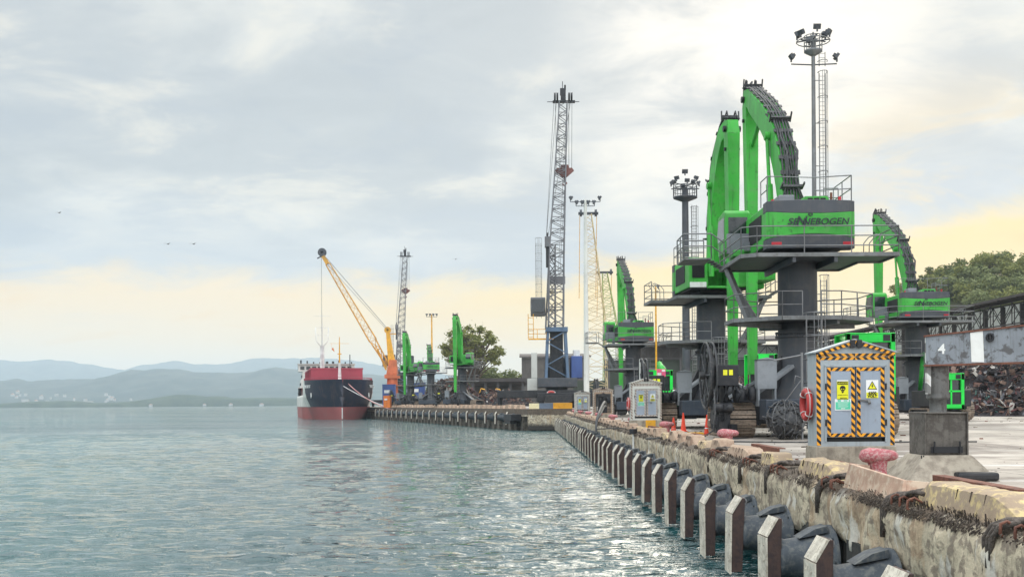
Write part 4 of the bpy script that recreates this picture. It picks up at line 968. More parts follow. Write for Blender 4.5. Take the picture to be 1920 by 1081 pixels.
def life_ring(x,y,z,label,rx=0):
    r=empty('life_ring',(x,y,z),rx,label,'life ring')
    MB().path([(0,.30*math.cos(a),.30*math.sin(a)) for a in [2*PI*k/28 for k in range(28)]],.075,10,True).build('ring',RED,r)
    b=MB()
    for k in range(4):
        a0=PI/4+k*PI/2; b.path([(-.0,.30*math.cos(a0)+.0+.085*math.cos(q)*math.cos(a0),.30*math.sin(a0)+.085*math.cos(q)*math.sin(a0)) if False else (.082*math.sin(q),(.30+.082*math.cos(q))*math.cos(a0),(.30+.082*math.cos(q))*math.sin(a0)) for q in [2*PI*j/12 for j in range(12)]],.012,5,True)
    b.path([(-.02,.41*math.cos(a)*(1 if k%2 else .93),.41*math.sin(a)*(1 if k%2 else .93)) for k,a in enumerate([2*PI*k/16 for k in range(16)])],.009,5,True)
    b.build('grab_line',WHITE,r); return r
K1=make_cabinet((7.33,23.5,2.2),'large grey electric cabinet with hazard tape and yellow 6300 VOLT sign, nearest on the quay')
MB().box(-.1,.05,-.2,-.05,0,.05).build('cable_stub',RUST,K1)
life_ring(6.37,23.95,3.62,'red life ring hanging on the side of the nearest grey cabinet')
K2=make_cabinet((6.9,59.6,2.2),'second striped electric cabinet with yellow signs, behind the row of pink bollards',CL=HULLWH,HZA=HZC,HZB=HZD)
MB().box(-.05,.5,-.16,-.11,.02,.5).build('cable_cover',YELLOW,K2)
life_ring(5.95,60,3.6,'small red life ring on the side of the second striped cabinet')
make_cabinet((6.95,92,2.2),'burnt brown cabinet frame standing open between the second and farthest cabinet',False,True,CL=BCONC,HZA=HZC,HZB=HZD)
make_cabinet((6.55,117,2.2),'farthest pale electric cabinet, left of the burnt open one',False,CL=HULLWH,HZA=HZC,HZB=HZD)
# ---------------- hanging bundle of scrap cable beside the nearest cabinet
r=empty('scrap_bundle',(10.35,42.0,2.2),0,'dark round bundle of scrap cable in a net beside the nearest cabinet','scrap bundle')
b=MB(); rn=random.Random(2)
for k in range(150):
    a=rn.uniform(0,2*PI); e=math.asin(rn.uniform(-1,1)); rr=.72*rn.uniform(.75,1.05)
    c=Vector((rr*math.cos(a)*math.cos(e),rr*math.sin(a)*math.cos(e),.78+rr*math.sin(e))); dv=Vector((rn.gauss(0,1),rn.gauss(0,1),rn.gauss(0,1))).normalized()
    b.path([c-dv*.22,c+Vector((rn.uniform(-.06,.06),rn.uniform(-.06,.06),rn.uniform(-.06,.06))),c+dv*.22],rn.uniform(.02,.055),5)
b.lathe([(.05,.1),(.45,.2),(.62,.5),(.66,.8),(.5,1.25),(.05,1.45)],(0,0,0),14)
b.build('tangled_cable',HOSE,r)
b=MB()
for k in range(10):
    a=2*PI*k/10; b.path([(.72*math.cos(a)*math.cos(e)*1.08,.72*math.sin(a)*math.cos(e)*1.08,.78+.78*math.sin(e)) for e in [-1.4+j*.35 for j in range(9)]],.012,4)
b.tube((0,0,1.5),(.55,-.2,2.3),.02,n=5); b.build('net',STEEL,r)
r=empty('cable_post',(10.95,41.8,2.2),0,'thin steel post with hook arm holding the scrap net behind the cabinet','post')
MB().tube((0,0,0),(0,0,3.4),.05,n=8).tube((0,0,3.3),(-1.1,0,3.1),.035,n=6).path([(0,0,2.4),(-.25,0,2.5),(-.3,0,2.2)],.02,5).build('post',STEEL,r)
# ---------------- weathered column with box beam, marked 4
r=empty('beam_column',(8.02,20.6,2.2),0,'grey round column carrying a weathered box beam marked 4, on a concrete pyramid','column')
MB().hexa([(-.85,-.85,-.03),(.85,-.85,-.03),(.85,.85,-.03),(-.85,.85,-.03)],[(-.46,-.46,.46),(.46,-.46,.46),(.46,.46,.46),(-.46,.46,.46)]).build('concrete_base',CONC,r,bevel=.03)
MB().box(.0,.78,-.93,-.62,.0,.16).build('base_stub',BLACK,r,bevel=.05)
b=MB(); b.box(-.38,.38,-.38,.38,.46,1.24); b.box(-.42,.42,-.42,.42,1.24,1.27)
for sx in (-.4,.4): b.box(sx-.015,sx+.015,-.42,.4,.46,1.24)
b.build('foot_box',M('stained dark concrete',lin((104,100,94)),.85,0,lin((58,52,48)),.6,.42,.62,3,.5,.3),r,bevel=.01)
b=MB(); b.tube((-.24,-.44,.5),(-.24,-.44,.72),.018,n=6); b.tube((.24,-.44,.5),(.24,-.44,.72),.018,n=6); b.box(-.3,.3,-.425,-.405,.5,.62)
b.tube((-.46,-.47,.02),(-.46,-.47,.46),.012,n=5); b.tube((-.5,-.47,.02),(-.5,-.47,.46),.012,n=5); b.build('clamp',BLACK,r)
col=MB().lathe([(.16,1.27),(.16,1.5),(.2,1.52),(.2,1.6),(.205,1.62),(.205,2.12),(.205,2.6)],(0,0,0),24).lathe([(.215,1.54),(.215,1.62)],(0,0,0),24).build('round_post',M('grey post paint',lin((120,120,118)),.6,.1,lin((70,64,60)),.6,.46,.62,4,.5,.1),r)
MB().box(-.29,-.215,-.22,-.12,1.62,2.74).build('striped_plate',stripes('faded stripes',(222,222,218),(120,120,118),2.6,1),r)
# beam runs to the right and towards the viewer, deepening
P0=Vector((-.24,-.05,0)); dirv=Vector((.93,-.37,0)).normalized(); sd_=Vector((dirv.y,-dirv.x,0))
b=MB(); secs=[]
for s_,zt_,zb_ in ((0,2.72,2.16),(1.3,2.83,2.18),(5.2,3.20,2.22)):
    c=P0+dirv*s_; secs.append([c-sd_*.2+Vector((0,0,zb_)),c+sd_*.2+Vector((0,0,zb_)),c+sd_*.2+Vector((0,0,zt_)),c-sd_*.2+Vector((0,0,zt_))])
b.loft(secs); 
for A,B in ((0,1),(1,2)):
    for k in (2,3): pass
bm_=b.build('box_beam',BEAM,r,bevel=.012)
b=MB()
for zz in (0,1):
    pts=[(P0+dirv*s_+Vector((0,0,(zt_ if zz else zb_)))) for s_,zt_,zb_ in ((-.04,2.72,2.16),(1.3,2.83,2.18),(5.2,3.20,2.22))]
    for p,q in zip(pts[:-1],pts[1:]): b.bar(p,q,.46,.03)
b.build('beam_flange',RUST,bm_)
fs=P0+sd_*.0
near=sd_ if sd_.y<0 else -sd_
def onbeam(s_,z): return P0+dirv*s_+near*.203+Vector((0,0,z))
ang=math.atan2(dirv.y,dirv.x)
b=MB(); p=[onbeam(.80,2.21),onbeam(1.02,2.20),onbeam(1.00,2.79),onbeam(.78,2.76)]; b.hexa(p,[v+near*.006 for v in p]); b.build('white_patch',WHITE,bm_)
o=text('painted_number','4',.26,WHITE,bm_,onbeam(.28,2.46)+near*.002,(R(90),0,ang),0,.003,.006)
b=MB(); q=onbeam(1.12,2.66); b.path([q+near*.05+Vector((0,0,.07*math.sin(a)))+dirv*.06*math.cos(a) for a in [2*PI*k/10 for k in range(10)]],.02,5,True); b.box(q.x-.03,q.x+.05,q.y-.05,q.y+.03,2.6,2.74); b.build('lug',BLACK,bm_)
# ---------------- traffic cones
def cone(x,y,label,h=.75,bands=True):
    r=empty('traffic_cone',(x,y,2.2),0,label,'traffic cone','traffic cones near the cranes')
    b=MB(); b.box(-.19,.19,-.19,.19,.0,.04); b.lathe([(.14,.04),(.035,h)],(0,0,0),14); b.build('cone_body',ORC,r)
    if bands: b=MB(); b.lathe([(.115,h*.28),(.087,h*.5)],(0,0,0),14); b.lathe([(.075,h*.62),(.055,h*.78)],(0,0,0),14); b.build('reflective_band',SIGNW,r)
ORC=M('cone orange',lin((232,72,40)),.5,0,None,.15,bump=0)
cone(8.2,54.5,'plain red orange traffic cone beside the second cabinet',.95,False); cone(7.35,52,'banded traffic cone at the corner of the second cabinet'); cone(8.55,49.5,'banded traffic cone by the cable reel and crawler track',.9)
# ---------------- lamp masts
def flood(b,c,a,tilt=.5,s=1):
    """floodlight head at c facing direction a (radians in plan)"""
    d=Vector((math.cos(a)*math.cos(tilt),math.sin(a)*math.cos(tilt),-math.sin(tilt))); c=Vector(c); b.bar(c-d*.22*s,c+d*.12*s,.85*s,.62*s); b.bar(c-d*.5*s,c-d*.22*s,.4*s,.35*s); b.bar(c+Vector((0,0,-.1)),c+Vector((0,0,-.6*s)),.1,.1)
def mast(name,x,y,zg,H,r0,r1,mat,label,heads,plat,cage=None,s=1):
    r=empty('lamp_mast',(x,y,zg),0,label,'lamp mast')
    b=MB(); b.tube((0,0,0),(0,0,H),r0,r1,12); b.box(-r0*2,r0*2,-r0*2,r0*2,0,.15); b.path([(1.15*math.cos(k*PI/8),1.15*math.sin(k*PI/8),H-.45) for k in range(16)],.04,4,True) if plat and r0<.3 else None; b.bar((0,0,H-.45),(0,0,H+.2),.1,.1); b.build('pole',mat,r)
    if plat:
        b=MB(); zp=H-plat; b.lathe([(r1,zp-.3),(plat_r*s,zp),(plat_r*s,zp+.12),(r1,zp+.12)],(0,0,0),16)
        for k in range(12): a=k*PI/6; b.tube((plat_r*s*math.cos(a),plat_r*s*math.sin(a),zp),(plat_r*s*math.cos(a),plat_r*s*math.sin(a),zp+1.1),.03,n=4)
        for zq in (.6,1.1): b.path([(plat_r*s*math.cos(k*PI/8),plat_r*s*math.sin(k*PI/8),zp+zq) for k in range(16)],.03,4,True)
        b.build('lamp_platform',mat,r)
    for (dx,dy,dz,a,tl,sz) in heads:
        b=MB(); flood(b,(dx,dy,H+dz),a,tl,sz); b.tube((0,0,H+dz-.5),(dx,dy,H+dz-.5),.05,n=5); b.build('floodlight',DGREY,r)
    if cage:
        b=MB()
        for z0,z1 in cage: cage_ladder(b,r0+.42,0,z0,z1,.42,.6,-1,.3,1.75)
        z=cage[0][0]
        while z<cage[-1][1]: b.tube((0,0,z),(r0+.4,0,z),.03,n=4); z+=3
        b.build('cage_ladder',STEEL,r)
    return r
plat_r=.62
ring_heads=[(1.15*math.cos(a),1.15*math.sin(a),.1+.1*math.sin(3*a),a,.45,.58) for a in [k*PI/3+.5 for k in range(6)]]+[(1.6,-.2,-1.6,0,.6,.6),(-1.6,-.2,-1.6,PI,.6,.6)]
mast('m1',20.6,75,2.2,27.2,.2,.13,STEEL,'tall grey lamp mast with cage ladder rising behind the nearest green machine',[(h[0],h[1],h[2],h[3],h[4],h[5]) for h in ring_heads],1.2,[(3,10),(12,24.5),(25,26)])
plat_r=1.05
mast('m2',14.6,95,2.2,20.5,.38,.28,DGREY,'dark grey lamp mast with crowded lamp platform left of the big booms',[(1.25*math.cos(a),1.25*math.sin(a),.45+.3*(k%2),a,.4,.5) for k,a in enumerate([k*PI/4 for k in range(8)])]+[(0,0,1.5,-PI/2,.4,.6)],.9,[(1,19)])
mast('m3',9.0,150,2.9,29.2,.42,.22,HULLWH,'pale lamp mast with wide cross arm beside the tall harbour crane',[(dx,0,-.3 if abs(dx)<2 else .3,0 if dx>0 else PI,.6,.8) for dx in (-2.1,-1.3,-.5,.5,1.3,2.1)],0,None)
mast('m4',-22.2,262,2.9,22.6,.28,.15,YELLOW,'slim lamp mast behind the green machines on the far quay',[(dx,0,.0,0 if dx>0 else PI,.6,.8) for dx in (-1.3,-.5,.5,1.3)],0,None)
mast('m5',13.8,110,2.2,13.2,.12,.08,YELLOW,'thin short lamp post left of the second pedestal',[(.3,0,.2,0,.5,.5)],0,None)
# ---------------- harbour cranes
def pulley(b,c,rad,w,axis='X'):
    b.lathe([(rad,-w/2),(rad*.86,-w/4),(rad*.86,w/4),(rad,w/2)],c,18,axis); b.lathe([(rad*.3,-w/2),(rad*.3,w/2)],c,10,axis)
def make_harbour_crane(loc,rz,label,mats,hook=.3):
    LAT,TOW,CABM=mats
    r=empty('harbour_crane',loc,rz,label,'harbour crane')
    b=MB(); b.box(-3.2,3.2,-7,7,1.0,2.3); b.box(-9.2,9.2,-6,-4.6,1.6,2.7); b.box(-9.2,9.2,4.6,6,1.6,2.7); b.box(-2,2,-8,-7,.9,2); ch=b.build('chassis',BLACK,r,bevel=.06)
    for sx in (-8.9,8.9):
        for y in (-5.3,5.3): MB().tube((sx,y,1.6),(sx,y,.4),.28,n=10).box(sx-1.1,sx+1.1,y-1.1,y+1.1,0,.4).build('outrigger_foot',BLACK,ch)
    for sx in (-1,1):
        for k in range(6):
            y=-5.6+k*2.2; MB().lathe([(.45,-.35),(.8,-.32),(.8,.32),(.45,.35)],(sx*2.5,y,.8),16,'X').build('wheel',HOSE,ch)
    b=MB(); b.lathe([(1.7,2.3),(1.7,3.2)],(0,0,0),20); b.box(-3.0,3.0,-4.5,6.5,3.2,4.6); b.box(-1.6,1.6,3,7.5,4.6,8.0); b.build('slewing_deck',DGREY,r,bevel=.06)
    MB().box(2.2,3.9,-2.5,3.5,4.6,8.0).build('power_unit',BLUE,r,bevel=.1); MB().box(2.6,3.6,-1,1,8.0,9.0).build('exhaust_housing',WHITE,r,bevel=.05)
    MB().box(-3.95,-3.05,-1.5,1,4.6,8.6).box(-4.6,-3.05,-1.5,.5,2.75,4.58).build('ballast_rack',HULLWH,r,bevel=.05)
    b=MB()
    for sx in (-1.35,1.35):
        for y in (-2.2,1.8): b.bar((sx*1.25,y,4.6),(sx,y*.8,12),.42,.42)
    for k in range(4):
        z=4.8+k*1.8; s_=1 if k%2 else -1; b.bar((-1.6*s_,-2.2,z),(1.6*s_,-2.1,z+1.8),.16,.16)
    b.box(-1.7,1.7,-2.4,2,11.8,12.5); b.build('lower_tower',LBLUE,r)
    MB().box(-1.0,1.0,-1.2,1.6,4.6,11.8).build('tower_core',BLACK,r)
    # upper tower beside the boom
    b=MB(); b.lattice((-.9,0,12.4),(-.5,1.2,25.5),1.5,.9,1.8,1.0,9,.14,.07); b.box(-1.7,-.9,-.2,1.2,25.2,26.8); tw=b.build('tower',TOW,r)
    b=MB(); pulley(b,(-1.3,.6,26.9),.7,.25); b.bar((-1.3,0,22),(-1.3,.6,26.6),.5,.5); b.build('mast_sheave',BLACK,r)
    b=MB(); cage_ladder(b,-2.7,0,14,25.8,.8,.9,-1,.5,1.2); b.build('cage_ladder',CABM,r)
    b=MB(); b.prism([(-1.0,14.4),(-1.3,15.3),(-1.3,17.2),(1.2,17.2),(1.2,14.4)],-4.0,-1.7,'YZ'); cb=b.build('cab',CABM,r,bevel=.1)
    b=MB(); b.prism([(-3.8,14.9),(-1.95,14.9),(-1.85,16.9),(-3.9,16.9)],-1.36,-1.31); b.box(-4.03,-4.0,-1.0,.9,15.2,16.8); b.build('cab_window',GLASS,cb)
    b=MB(); b.box(-4.4,-.5,-1.6,-1.0,10.6,10.8); rail_run(b,[(-4.4,-1.6,10.8),(-1.6,-1.6,10.8)],1.4,.05,(.7,)); 
    for z in range(11,15): b.tube((-4.4,-1.5,z),(-3.6,-1.5,z),.04,n=4)
    b.tube((-4.4,-1.5,10.8),(-4.4,-1.5,14.6),.06,n=5); b.tube((-3.6,-1.5,10.8),(-3.6,-1.5,14.6),.06,n=5); b.build('catwalk',YELLOW,r)
    # boom
    f=Vector((-.1,-1.6,12.6)); m1=Vector((.15,.5,24)); hd=Vector((1.55,5.5,49.3))
    b=MB(); b.lattice(f,m1,2.3,2.3,1.6,2.0,8,.15,.07); b.lattice(m1,hd,2.3,1.25,2.0,1.0,26,.13,.055)
    b.bar(m1+Vector((-1.3,-.2,-4)),m1+Vector((1.3,-.2,-4)),.5,1.2); bm=b.build('boom',LAT,r)
    b=MB(); b.bar(hd+Vector((-1.7,0,.1)),hd+Vector((1.9,0,.1)),.5,.35); b.bar(hd,hd+Vector((0,0,1.2)),.8,.8)
    for dx in (-1.35,-.95,.95,1.35): pulley(b,hd+Vector((dx,0,.85)),.8,.26)
    b.box(hd.x-.5,hd.x+.4,hd.y-.4,hd.y+.4,hd.z+1.2,hd.z+2.2); b.tube(hd+Vector((-.1,0,2)),hd+Vector((-.1,0,3.4)),.06,n=5); b.tube(hd+Vector((-2.6,0,.1)),hd+Vector((2.6,0,.1)),.06,n=5)
    b.tube(hd+Vector((.3,0,2)),hd+Vector((.3,0,2.8)),.15,n=6); b.build('boom_head',BLACK,bm)
    zh=hd.z*(1-hook); b=MB()
    for dx in (-1.3,-.8,.9,1.4): b.tube(hd+Vector((dx,-.3,.2)),(hd.x+dx*.9,hd.y-.6,zh+1.2),.035,n=4)
    for dx in (-1.5,-1.1,1.2): b.tube(hd+Vector((dx,0,.2)),Vector((-1.3+dx*.1,.6,27)),.035,n=4)
    for dx in (.6,1.0): b.tube(hd+Vector((dx,0,.2)),Vector((dx*.6,1.5,20)),.03,n=4)
    b.build('wire_rope',STEEL,r)
    b=MB(); hx,hy=hd.x+.1,hd.y-.6; b.prism([(hx-1.5,zh+.9),(hx-1.2,zh+1.3),(hx-.7,zh+1.3),(hx-.6,zh+1.8),(hx+.6,zh+1.8),(hx+.7,zh+1.3),(hx+1.2,zh+1.3),(hx+1.5,zh+.9),(hx+.7,zh+.2),(hx+.35,zh-.1),(hx-.35,zh-.1),(hx-.7,zh+.2)],hy-.4,hy+.4)
    b.path([(hx,hy,zh-.1),(hx,hy,zh-.7),(hx+.35,hy,zh-1.1),(hx,hy,zh-1.5),(hx-.35,hy,zh-1.2)],.14,6); hk=b.build('hook_block',M('hook red',lin((128,82,74)),.6,0,lin((70,50,46)),.5) if 'hook red' not in MAT else MAT['hook red'],r)
    return r
HG=M('harbour crane grey',lin((112,113,116)),.6,.1,lin((110,96,88)),.4,.45,.7,.8,.2)
H1=make_harbour_crane((5.35,167,2.9),R(0),'tall pale lattice harbour crane with red hook block, by the corner of the two quays',(HG,HG,HG),.245)
life_ring(4.3,160.3,4.7,'red life ring on the black chassis of the tall harbour crane',R(90)).scale=(2.2,2.2,2.2)
H2=clone(H1,(-58,318,2.9),R(6),'second lattice harbour crane, behind the green machines left of the slim mast')
H2.location=(px_x(752,318),318,2.4)
for o in [q for q in COL.objects if q.parent==H2]:
    if o.name.startswith('hook_block'): pass
H2.scale=(.93,.93,.93)
# orange crane with the long slanted jib working over the ship
r=empty('quay_crane',(px_x(736,284),284,2.9),0,'orange quay crane with long yellow jib slanting over the ship','crane')
def Q(px,py,Y=284): p=P(px,py,Y); return Vector((p.x-px_x(736,284),p.y-284,p.z-2.9))
b=MB(); b.lathe([(1.5,0),(1.5,4.5),(1.35,9)],(0,0,0),16); a=Q(736,690); b.prism([(-1.5,8.5),(1.5,8.5),(1.1,12.5),(-.6,12.5)],-1.2,1.2); b.lathe([(2.6,5.6),(2.6,5.8)],(0,0,0),16); b.box(-1.9,1.9,-1.7,1.7,7.6,8.6); b.build('turret',M('turret orange',lin((206,112,70)),.55,0,lin((130,70,50)),.45,.5,.7,1,.3),r)
b=MB(); t0=Q(736,690); t1=Q(727,620); b.loft([[t0+Vector((sx*1.0,sy,0)) for sx,sy in ((-1,-.8),(1,-.8),(1,.8),(-1,.8))],[t1+Vector((sx*.45,sy,0)) for sx,sy in ((-1,-.4),(1,-.4),(1,.4),(-1,.4))]]); pulley(b,t1+Vector((0,-.2,.2)),.9,.5,'Y'); b.bar(t1+Vector((0,0,-.8)),t1+Vector((2.2,0,-.8)),.3,.25)
b.build('a_frame',YELLOW,r)
foot=Q(729,688); tip=Q(606,480)
b=MB(); k=foot.lerp(tip,.24); b.lattice(foot,k,.5,1.8,.8,1.6,3,.15,.08,side=(0,1,0)); b.lattice(k,foot.lerp(tip,.93),1.8,1.2,1.9,1.1,13,.13,.045,side=(0,1,0)); b.bar(foot.lerp(tip,.93),tip,1.0,1.0)
jb=b.build('jib',M('jib ochre',lin((214,160,66)),.55,0,lin((120,80,40)),.5),r)
b=MB(); pulley(b,Q(604,473)+Vector((0,0,0)),1.15,.5,'Y'); b.bar(tip+Vector((0,0,.2)),tip+Vector((-1.6,0,-.6)),.3,.3); b.build('jib_sheave',DGREY,jb)
b=MB(); 
for d in (-.5,.5): b.tube(Q(604,474)+Vector((0,d,0)),t1+Vector((0,d,.5)),.05,n=4)
b.tube(Q(609,490),t1,.05,n=4); b.tube(Q(602.5,478),Q(604,692),.05,n=4); b.build('wire_rope',STEEL,r)
b=MB(); b.bar(Q(724,693),Q(708,655),.45,.45); b.bar(Q(708,655),Q(703,645),.25,.25); b.build('luffing_ram',YELLOW,r)
MB().prism([(x,z) for x,z in ((-2.9,10.8),(-2.7,13.9),(-1.3,13.9),(-1.1,11.4),(-1.9,10.6))],1.5,3).build('cab',GREYBOX,r,bevel=.1)
MB().box(3.3,5.7,-1.2,1.2,9.6,13.6).build('machine_house',NAVY,r,bevel=.15)
# two farther lattice jibs in the middle
def far_jib(pts,Y,w0,w1,mat,label,name,base_w):
    c0=P(*pts[0],Y); r=empty(name,(c0.x,Y,2.9),0,label,'lattice crane')
    b=MB(); 
    for (p,q,wa,wb,n) in zip(pts[:-1],pts[1:],w0,w1,base_w):
        a=P(*p,Y); c=P(*q,Y); b.lattice(Vector((a.x-c0.x,0,a.z-2.9)),Vector((c.x-c0.x,0,c.z-2.9)),wa,wb,wa,wb,n,.10,.05)
    b.build('boom',mat,r); top=P(*pts[-1],Y); t=Vector((top.x-c0.x,0,top.z-2.9))
    b=MB(); b.bar(t+Vector((-2,0,.2)),t+Vector((2,0,.2)),.5,.5)
    for dx in (-1.5,1.5): pulley(b,t+Vector((dx,0,.3)),.8,.4)
    b.build('boom_head',DGREY,r)
    b=MB(); 
    for dx in (-1.7,1.7): b.tube(t+Vector((dx,0,0)),Vector((dx-1.5,2,22)),.06,n=4)
    b.build('wire_rope',YELLOW,r)
    b=MB(); b.box(-3,3,-6,6,.0,3.0); b.build('chassis',BLACK,r)
    return r
far_jib([(1118,756),(1118,600),(1103,402)],215,(4.4,3.6),(3.6,1.3),M('pale yellow lattice',lin((208,188,146)),.6,0,lin((130,110,80)),.3),'pale yellow lattice crane behind the pale lamp mast','lattice_crane',(9,18))
far_jib([(1146,756),(1146,620),(1134,512)],262,(4.0,3.4),(3.4,1.2),M('dull green lattice',lin((150,165,90)),.6,0,lin((110,110,70)),.3),'shorter green and yellow lattice crane right of the pale yellow one','lattice_crane',(9,14))
# ---------------- cargo ship, bow towards the quay corner
def make_ship():
    st=Vector((-43.6,257.5,0)); az=math.atan2(.233,.972)  # axis runs away and to the left
    r=empty('cargo_ship',(st.x,st.y,0),az,'dark blue and red cargo ship moored by the far quay, bow towards the viewer','ship')
    # local: bow at y=0, stern at y=86
    B=8.7
    def half(y,z):
        k=min(1,max(0,(y+2.8*(max(z,0)/9.5)**1.3)/17)); f_=1-(1-k)**2.3
        low=min(1,max(.0,(z+2.5)/5)); kk=f_*(.62+.38*min(1,(z+2)/8) if y<22 else .97+.03*low)
        if y>70: kk*=1-((y-70)/16)**2*.35*(1 if z<5 else .3)
        return B*kk
    def top(y): return 9.7 if y<16 else (9.7-3.6*min(1,(y-16)/2.0))
    ys=[-2.8,-2.2,-1.4,-.6,.2,1.2,2.5,4,6,8.5,11,13.5,16,17,18,22,28,36,46,58,70,78,86]
    def strip(levels,nm,mat,parent=r):
        v=[];f=[];n=len(levels)
        for sgn in (-1,1):
            o=len(v)
            for y in ys:
                for q in levels:
                    z=q if q<100 else top(y)
                    z=min(z,top(y)); yy=max(y,-2.8*(max(z,0)/9.5)**1.3)
                    v.append((sgn*half(yy,z),yy,z))
            for i in range(len(ys)-1):
                for j in range(n-1): k=o+i*n+j; f.append((k,k+1,k+n+1,k+n))
        b=MB(); b.add(v,f,True); return b.build(nm,mat,parent)
    strip([-1.5,0,1.5,3.05],'lower_hull',HULLRED); strip([3.05,4.2,5.5],'upper_hull',HULLBLUE); 
    # dark blue bow, grey white amidships
    def strip2(y0,y1,levels,nm,mat,d=0):
        v=[];f=[];yy_=[y for y in ys if y0<=y<=y1];n=len(levels)
        for sgn in (-1,1):
            o=len(v)
            for y in yy_:
                for q in levels:
                    z=min(q,top(y)); yy=max(y,-2.8*(max(z,0)/9.5)**1.3); v.append((sgn*(half(yy,z)+d),yy,z))
            for i in range(len(yy_)-1):
                for j in range(n-1): k=o+i*n+j; f.append((k,k+1,k+n+1,k+n))
        b=MB(); b.add(v,f,True); return b.build(nm,mat,r)
    strip2(-2.8,11,[5.5,6.6,7.8,8.8,9.7],'bow_plating',HULLBLUE)
    strip2(11,86,[5.5,6.6,7.8,8.8,9.7],'side_plating',HULLWH); strip2(11,86,[3.1,4.2,5.52],'side_plating',HULLWH,.05)
    b=MB(); b.add([(-8.2,16,5.6),(8.2,16,5.6),(8.4,85,5.6),(-8.4,85,5.6)],[(0,1,2,3)]); b.add([(-half(y,9)*.98,y,8.8) for y in (-1.5,2,6,11,16)]+[(half(y,9)*.98,y,8.8) for y in (16,11,6,2,-1.5)],[tuple(range(10))])
    b.add([(-8.3,16.2,5.6),(8.3,16.2,5.6),(8.3,16.2,8.8),(-8.3,16.2,8.8)],[(0,1,2,3)]); b.add([(-7.6,86,-1),(7.6,86,-1),(8.2,86,6.1),(-8.2,86,6.1)],[(0,1,2,3)]); b.build('deck',HATCH,r)
    b=MB(); b.box(-.12,.12,-.7,.0,.2,2.9); b.build('stem_mark',WHITE,r)
    # hatch boxes
    b=MB(); b.box(-6.6,6.6,19,60,5.7,13.0); b.box(-6.75,6.75,18.9,60.1,12.7,13.1)
    for k in range(14): b.box(-6.72,6.72,20+k*3,20.25+k*3,5.7,12.7)
    b.build('cargo_hatch',HATCH,r)
    # accommodation
    b=MB(); b.box(-8.2,8.2,66,78,5.6,8.6); b.box(-7.6,7.6,66.5,77,8.6,11.2); b.box(-7.2,7.2,67,76,11.2,13.6); b.box(-8.4,8.4,67,72,13.6,15.8); b.box(-8.6,8.6,66.6,72.5,15.8,16.0)
    b.box(-8.6,-6.8,60.5,66,8.5,8.7); b.box(6.8,8.6,60.5,66,8.5,8.7)
    acc=b.build('deckhouse',HULLWH,r)
    b=MB()
    for k in range(9): MB().box(-7.8+k*1.75,-6.6+k*1.75,66.9,67.0,14.2,15.2).build('window',GLASS,acc)
    for k in range(3): MB().box(-8.45,-8.38,67.4+k*1.6,68.5+k*1.6,14.2,15.2).build('window',GLASS,acc)
    for z in (6.6,9.4,11.8):
        for k in range(5): MB().box(-8.3+(z>9)*.6+(z>11)*.4-.05,-8.2+(z>9)*.6+(z>11)*.4,68+k*1.8,68.7+k*1.8,z,z+.8).build('window',GLASS,acc)
    b=MB(); b.box(-8.5,-7.6,64,66,5.6,8.5); b.box(7.6,8.5,64,66,5.6,8.5); b.build('lifeboat_frame',BLACK,acc)
    b=MB()
    rn=random.Random(8)
    for k in range(9): x=-7.8+k*1.9; b.box(x,x+rn.uniform(.3,1.0),68,69,16,16.2+rn.uniform(.2,.9))
    b.build('bridge_equipment',BLACK,acc)
    # masts
    b=MB(); b.tube((-1.5,63,13),(-1.5,63,21.3),.75,.6,12); b.tube((-1.5,63,21.3),(-1.5,63,30.8),.16,.1,6)
    for sx in (-1,1): b.path([(-1.5+sx*.4,63,21),(-1.5+sx*1.7,63,22.6),(-1.5+sx*1.9,63,26.6)],.12,5)
    b.bar((-3.4,63,26.6),(.4,63,26.6),.15,.15); b.bar((-3.4,63,24.3),(.4,63,24.3),.15,.15); b.bar((-4,63,30),(1.2,63,30),.1,.1); b.build('main_mast',WHITE,r)
    b=MB(); b.tube((0,8,8.8),(0,8,14),.45,.3,10); b.build('fore_mast',WHITE,r)
    b=MB(); b.tube((0,8,14),(0,8,20.4),.2,.09,8); b.tube((-2.4,8,18.8),(2.4,8,18.8),.03,n=4); b.tube((-.5,8,16.2),(.5,8,16.2),.12,n=5); b.build('mast_pole',YELLOW,r)
    b=MB(); b.prism([(-1.9,17.3),(-1.2,16.7),(-1.6,17.9)],7.98,8.02); b.tube((-1.9,8,17.2),(-1.9,8,18.8),.02,n=4); b.build('flag',ORANGE,r)
    b=MB(); b.tube((3.3,18,13),(3.3,18,16.5),.12,n=6); b.build('pole',DGREY,r)
    # bulwark clutter, anchors, name
    b=MB()
    for k in range(26):
        a=k/25; y=-1.5+17*a; x=half(y,9.6)
        for sx in (-1,1): b.tube((sx*x*.97,y,9.6),(sx*x*.97,y,10.2),.06,n=4)
    b.path([(-half(-1.5+17*k/12,9.6)*.97,-1.5+17*k/12,10.2) for k in range(12,-1,-1)]+[(half(-1.5+17*k/12,9.6)*.97,-1.5+17*k/12,10.2) for k in range(13)],.06,4); b.path([(-half(-1.5+17*k/12,9.6)*.97,-1.5+17*k/12,9.65) for k in range(12,-1,-1)]+[(half(-1.5+17*k/12,9.6)*.97,-1.5+17*k/12,9.65) for k in range(13)],.06,4)
    b.build('bow_railing',HATCH,r)
    for sx in (-1,1):
        y=7.0; x=half(y,6.0)
        b=MB(); c=Vector((sx*(x+.12),y,5.9)); b.bar(c+Vector((0,-.1,.6)),c+Vector((-.0,-.4,-.5)),.25,.25); b.path([c+Vector((0,-1,-.2)),c+Vector((0,-.4,-.6)),c+Vector((0,.3,-.3))],.14,5); b.build('anchor',WHITE,r)
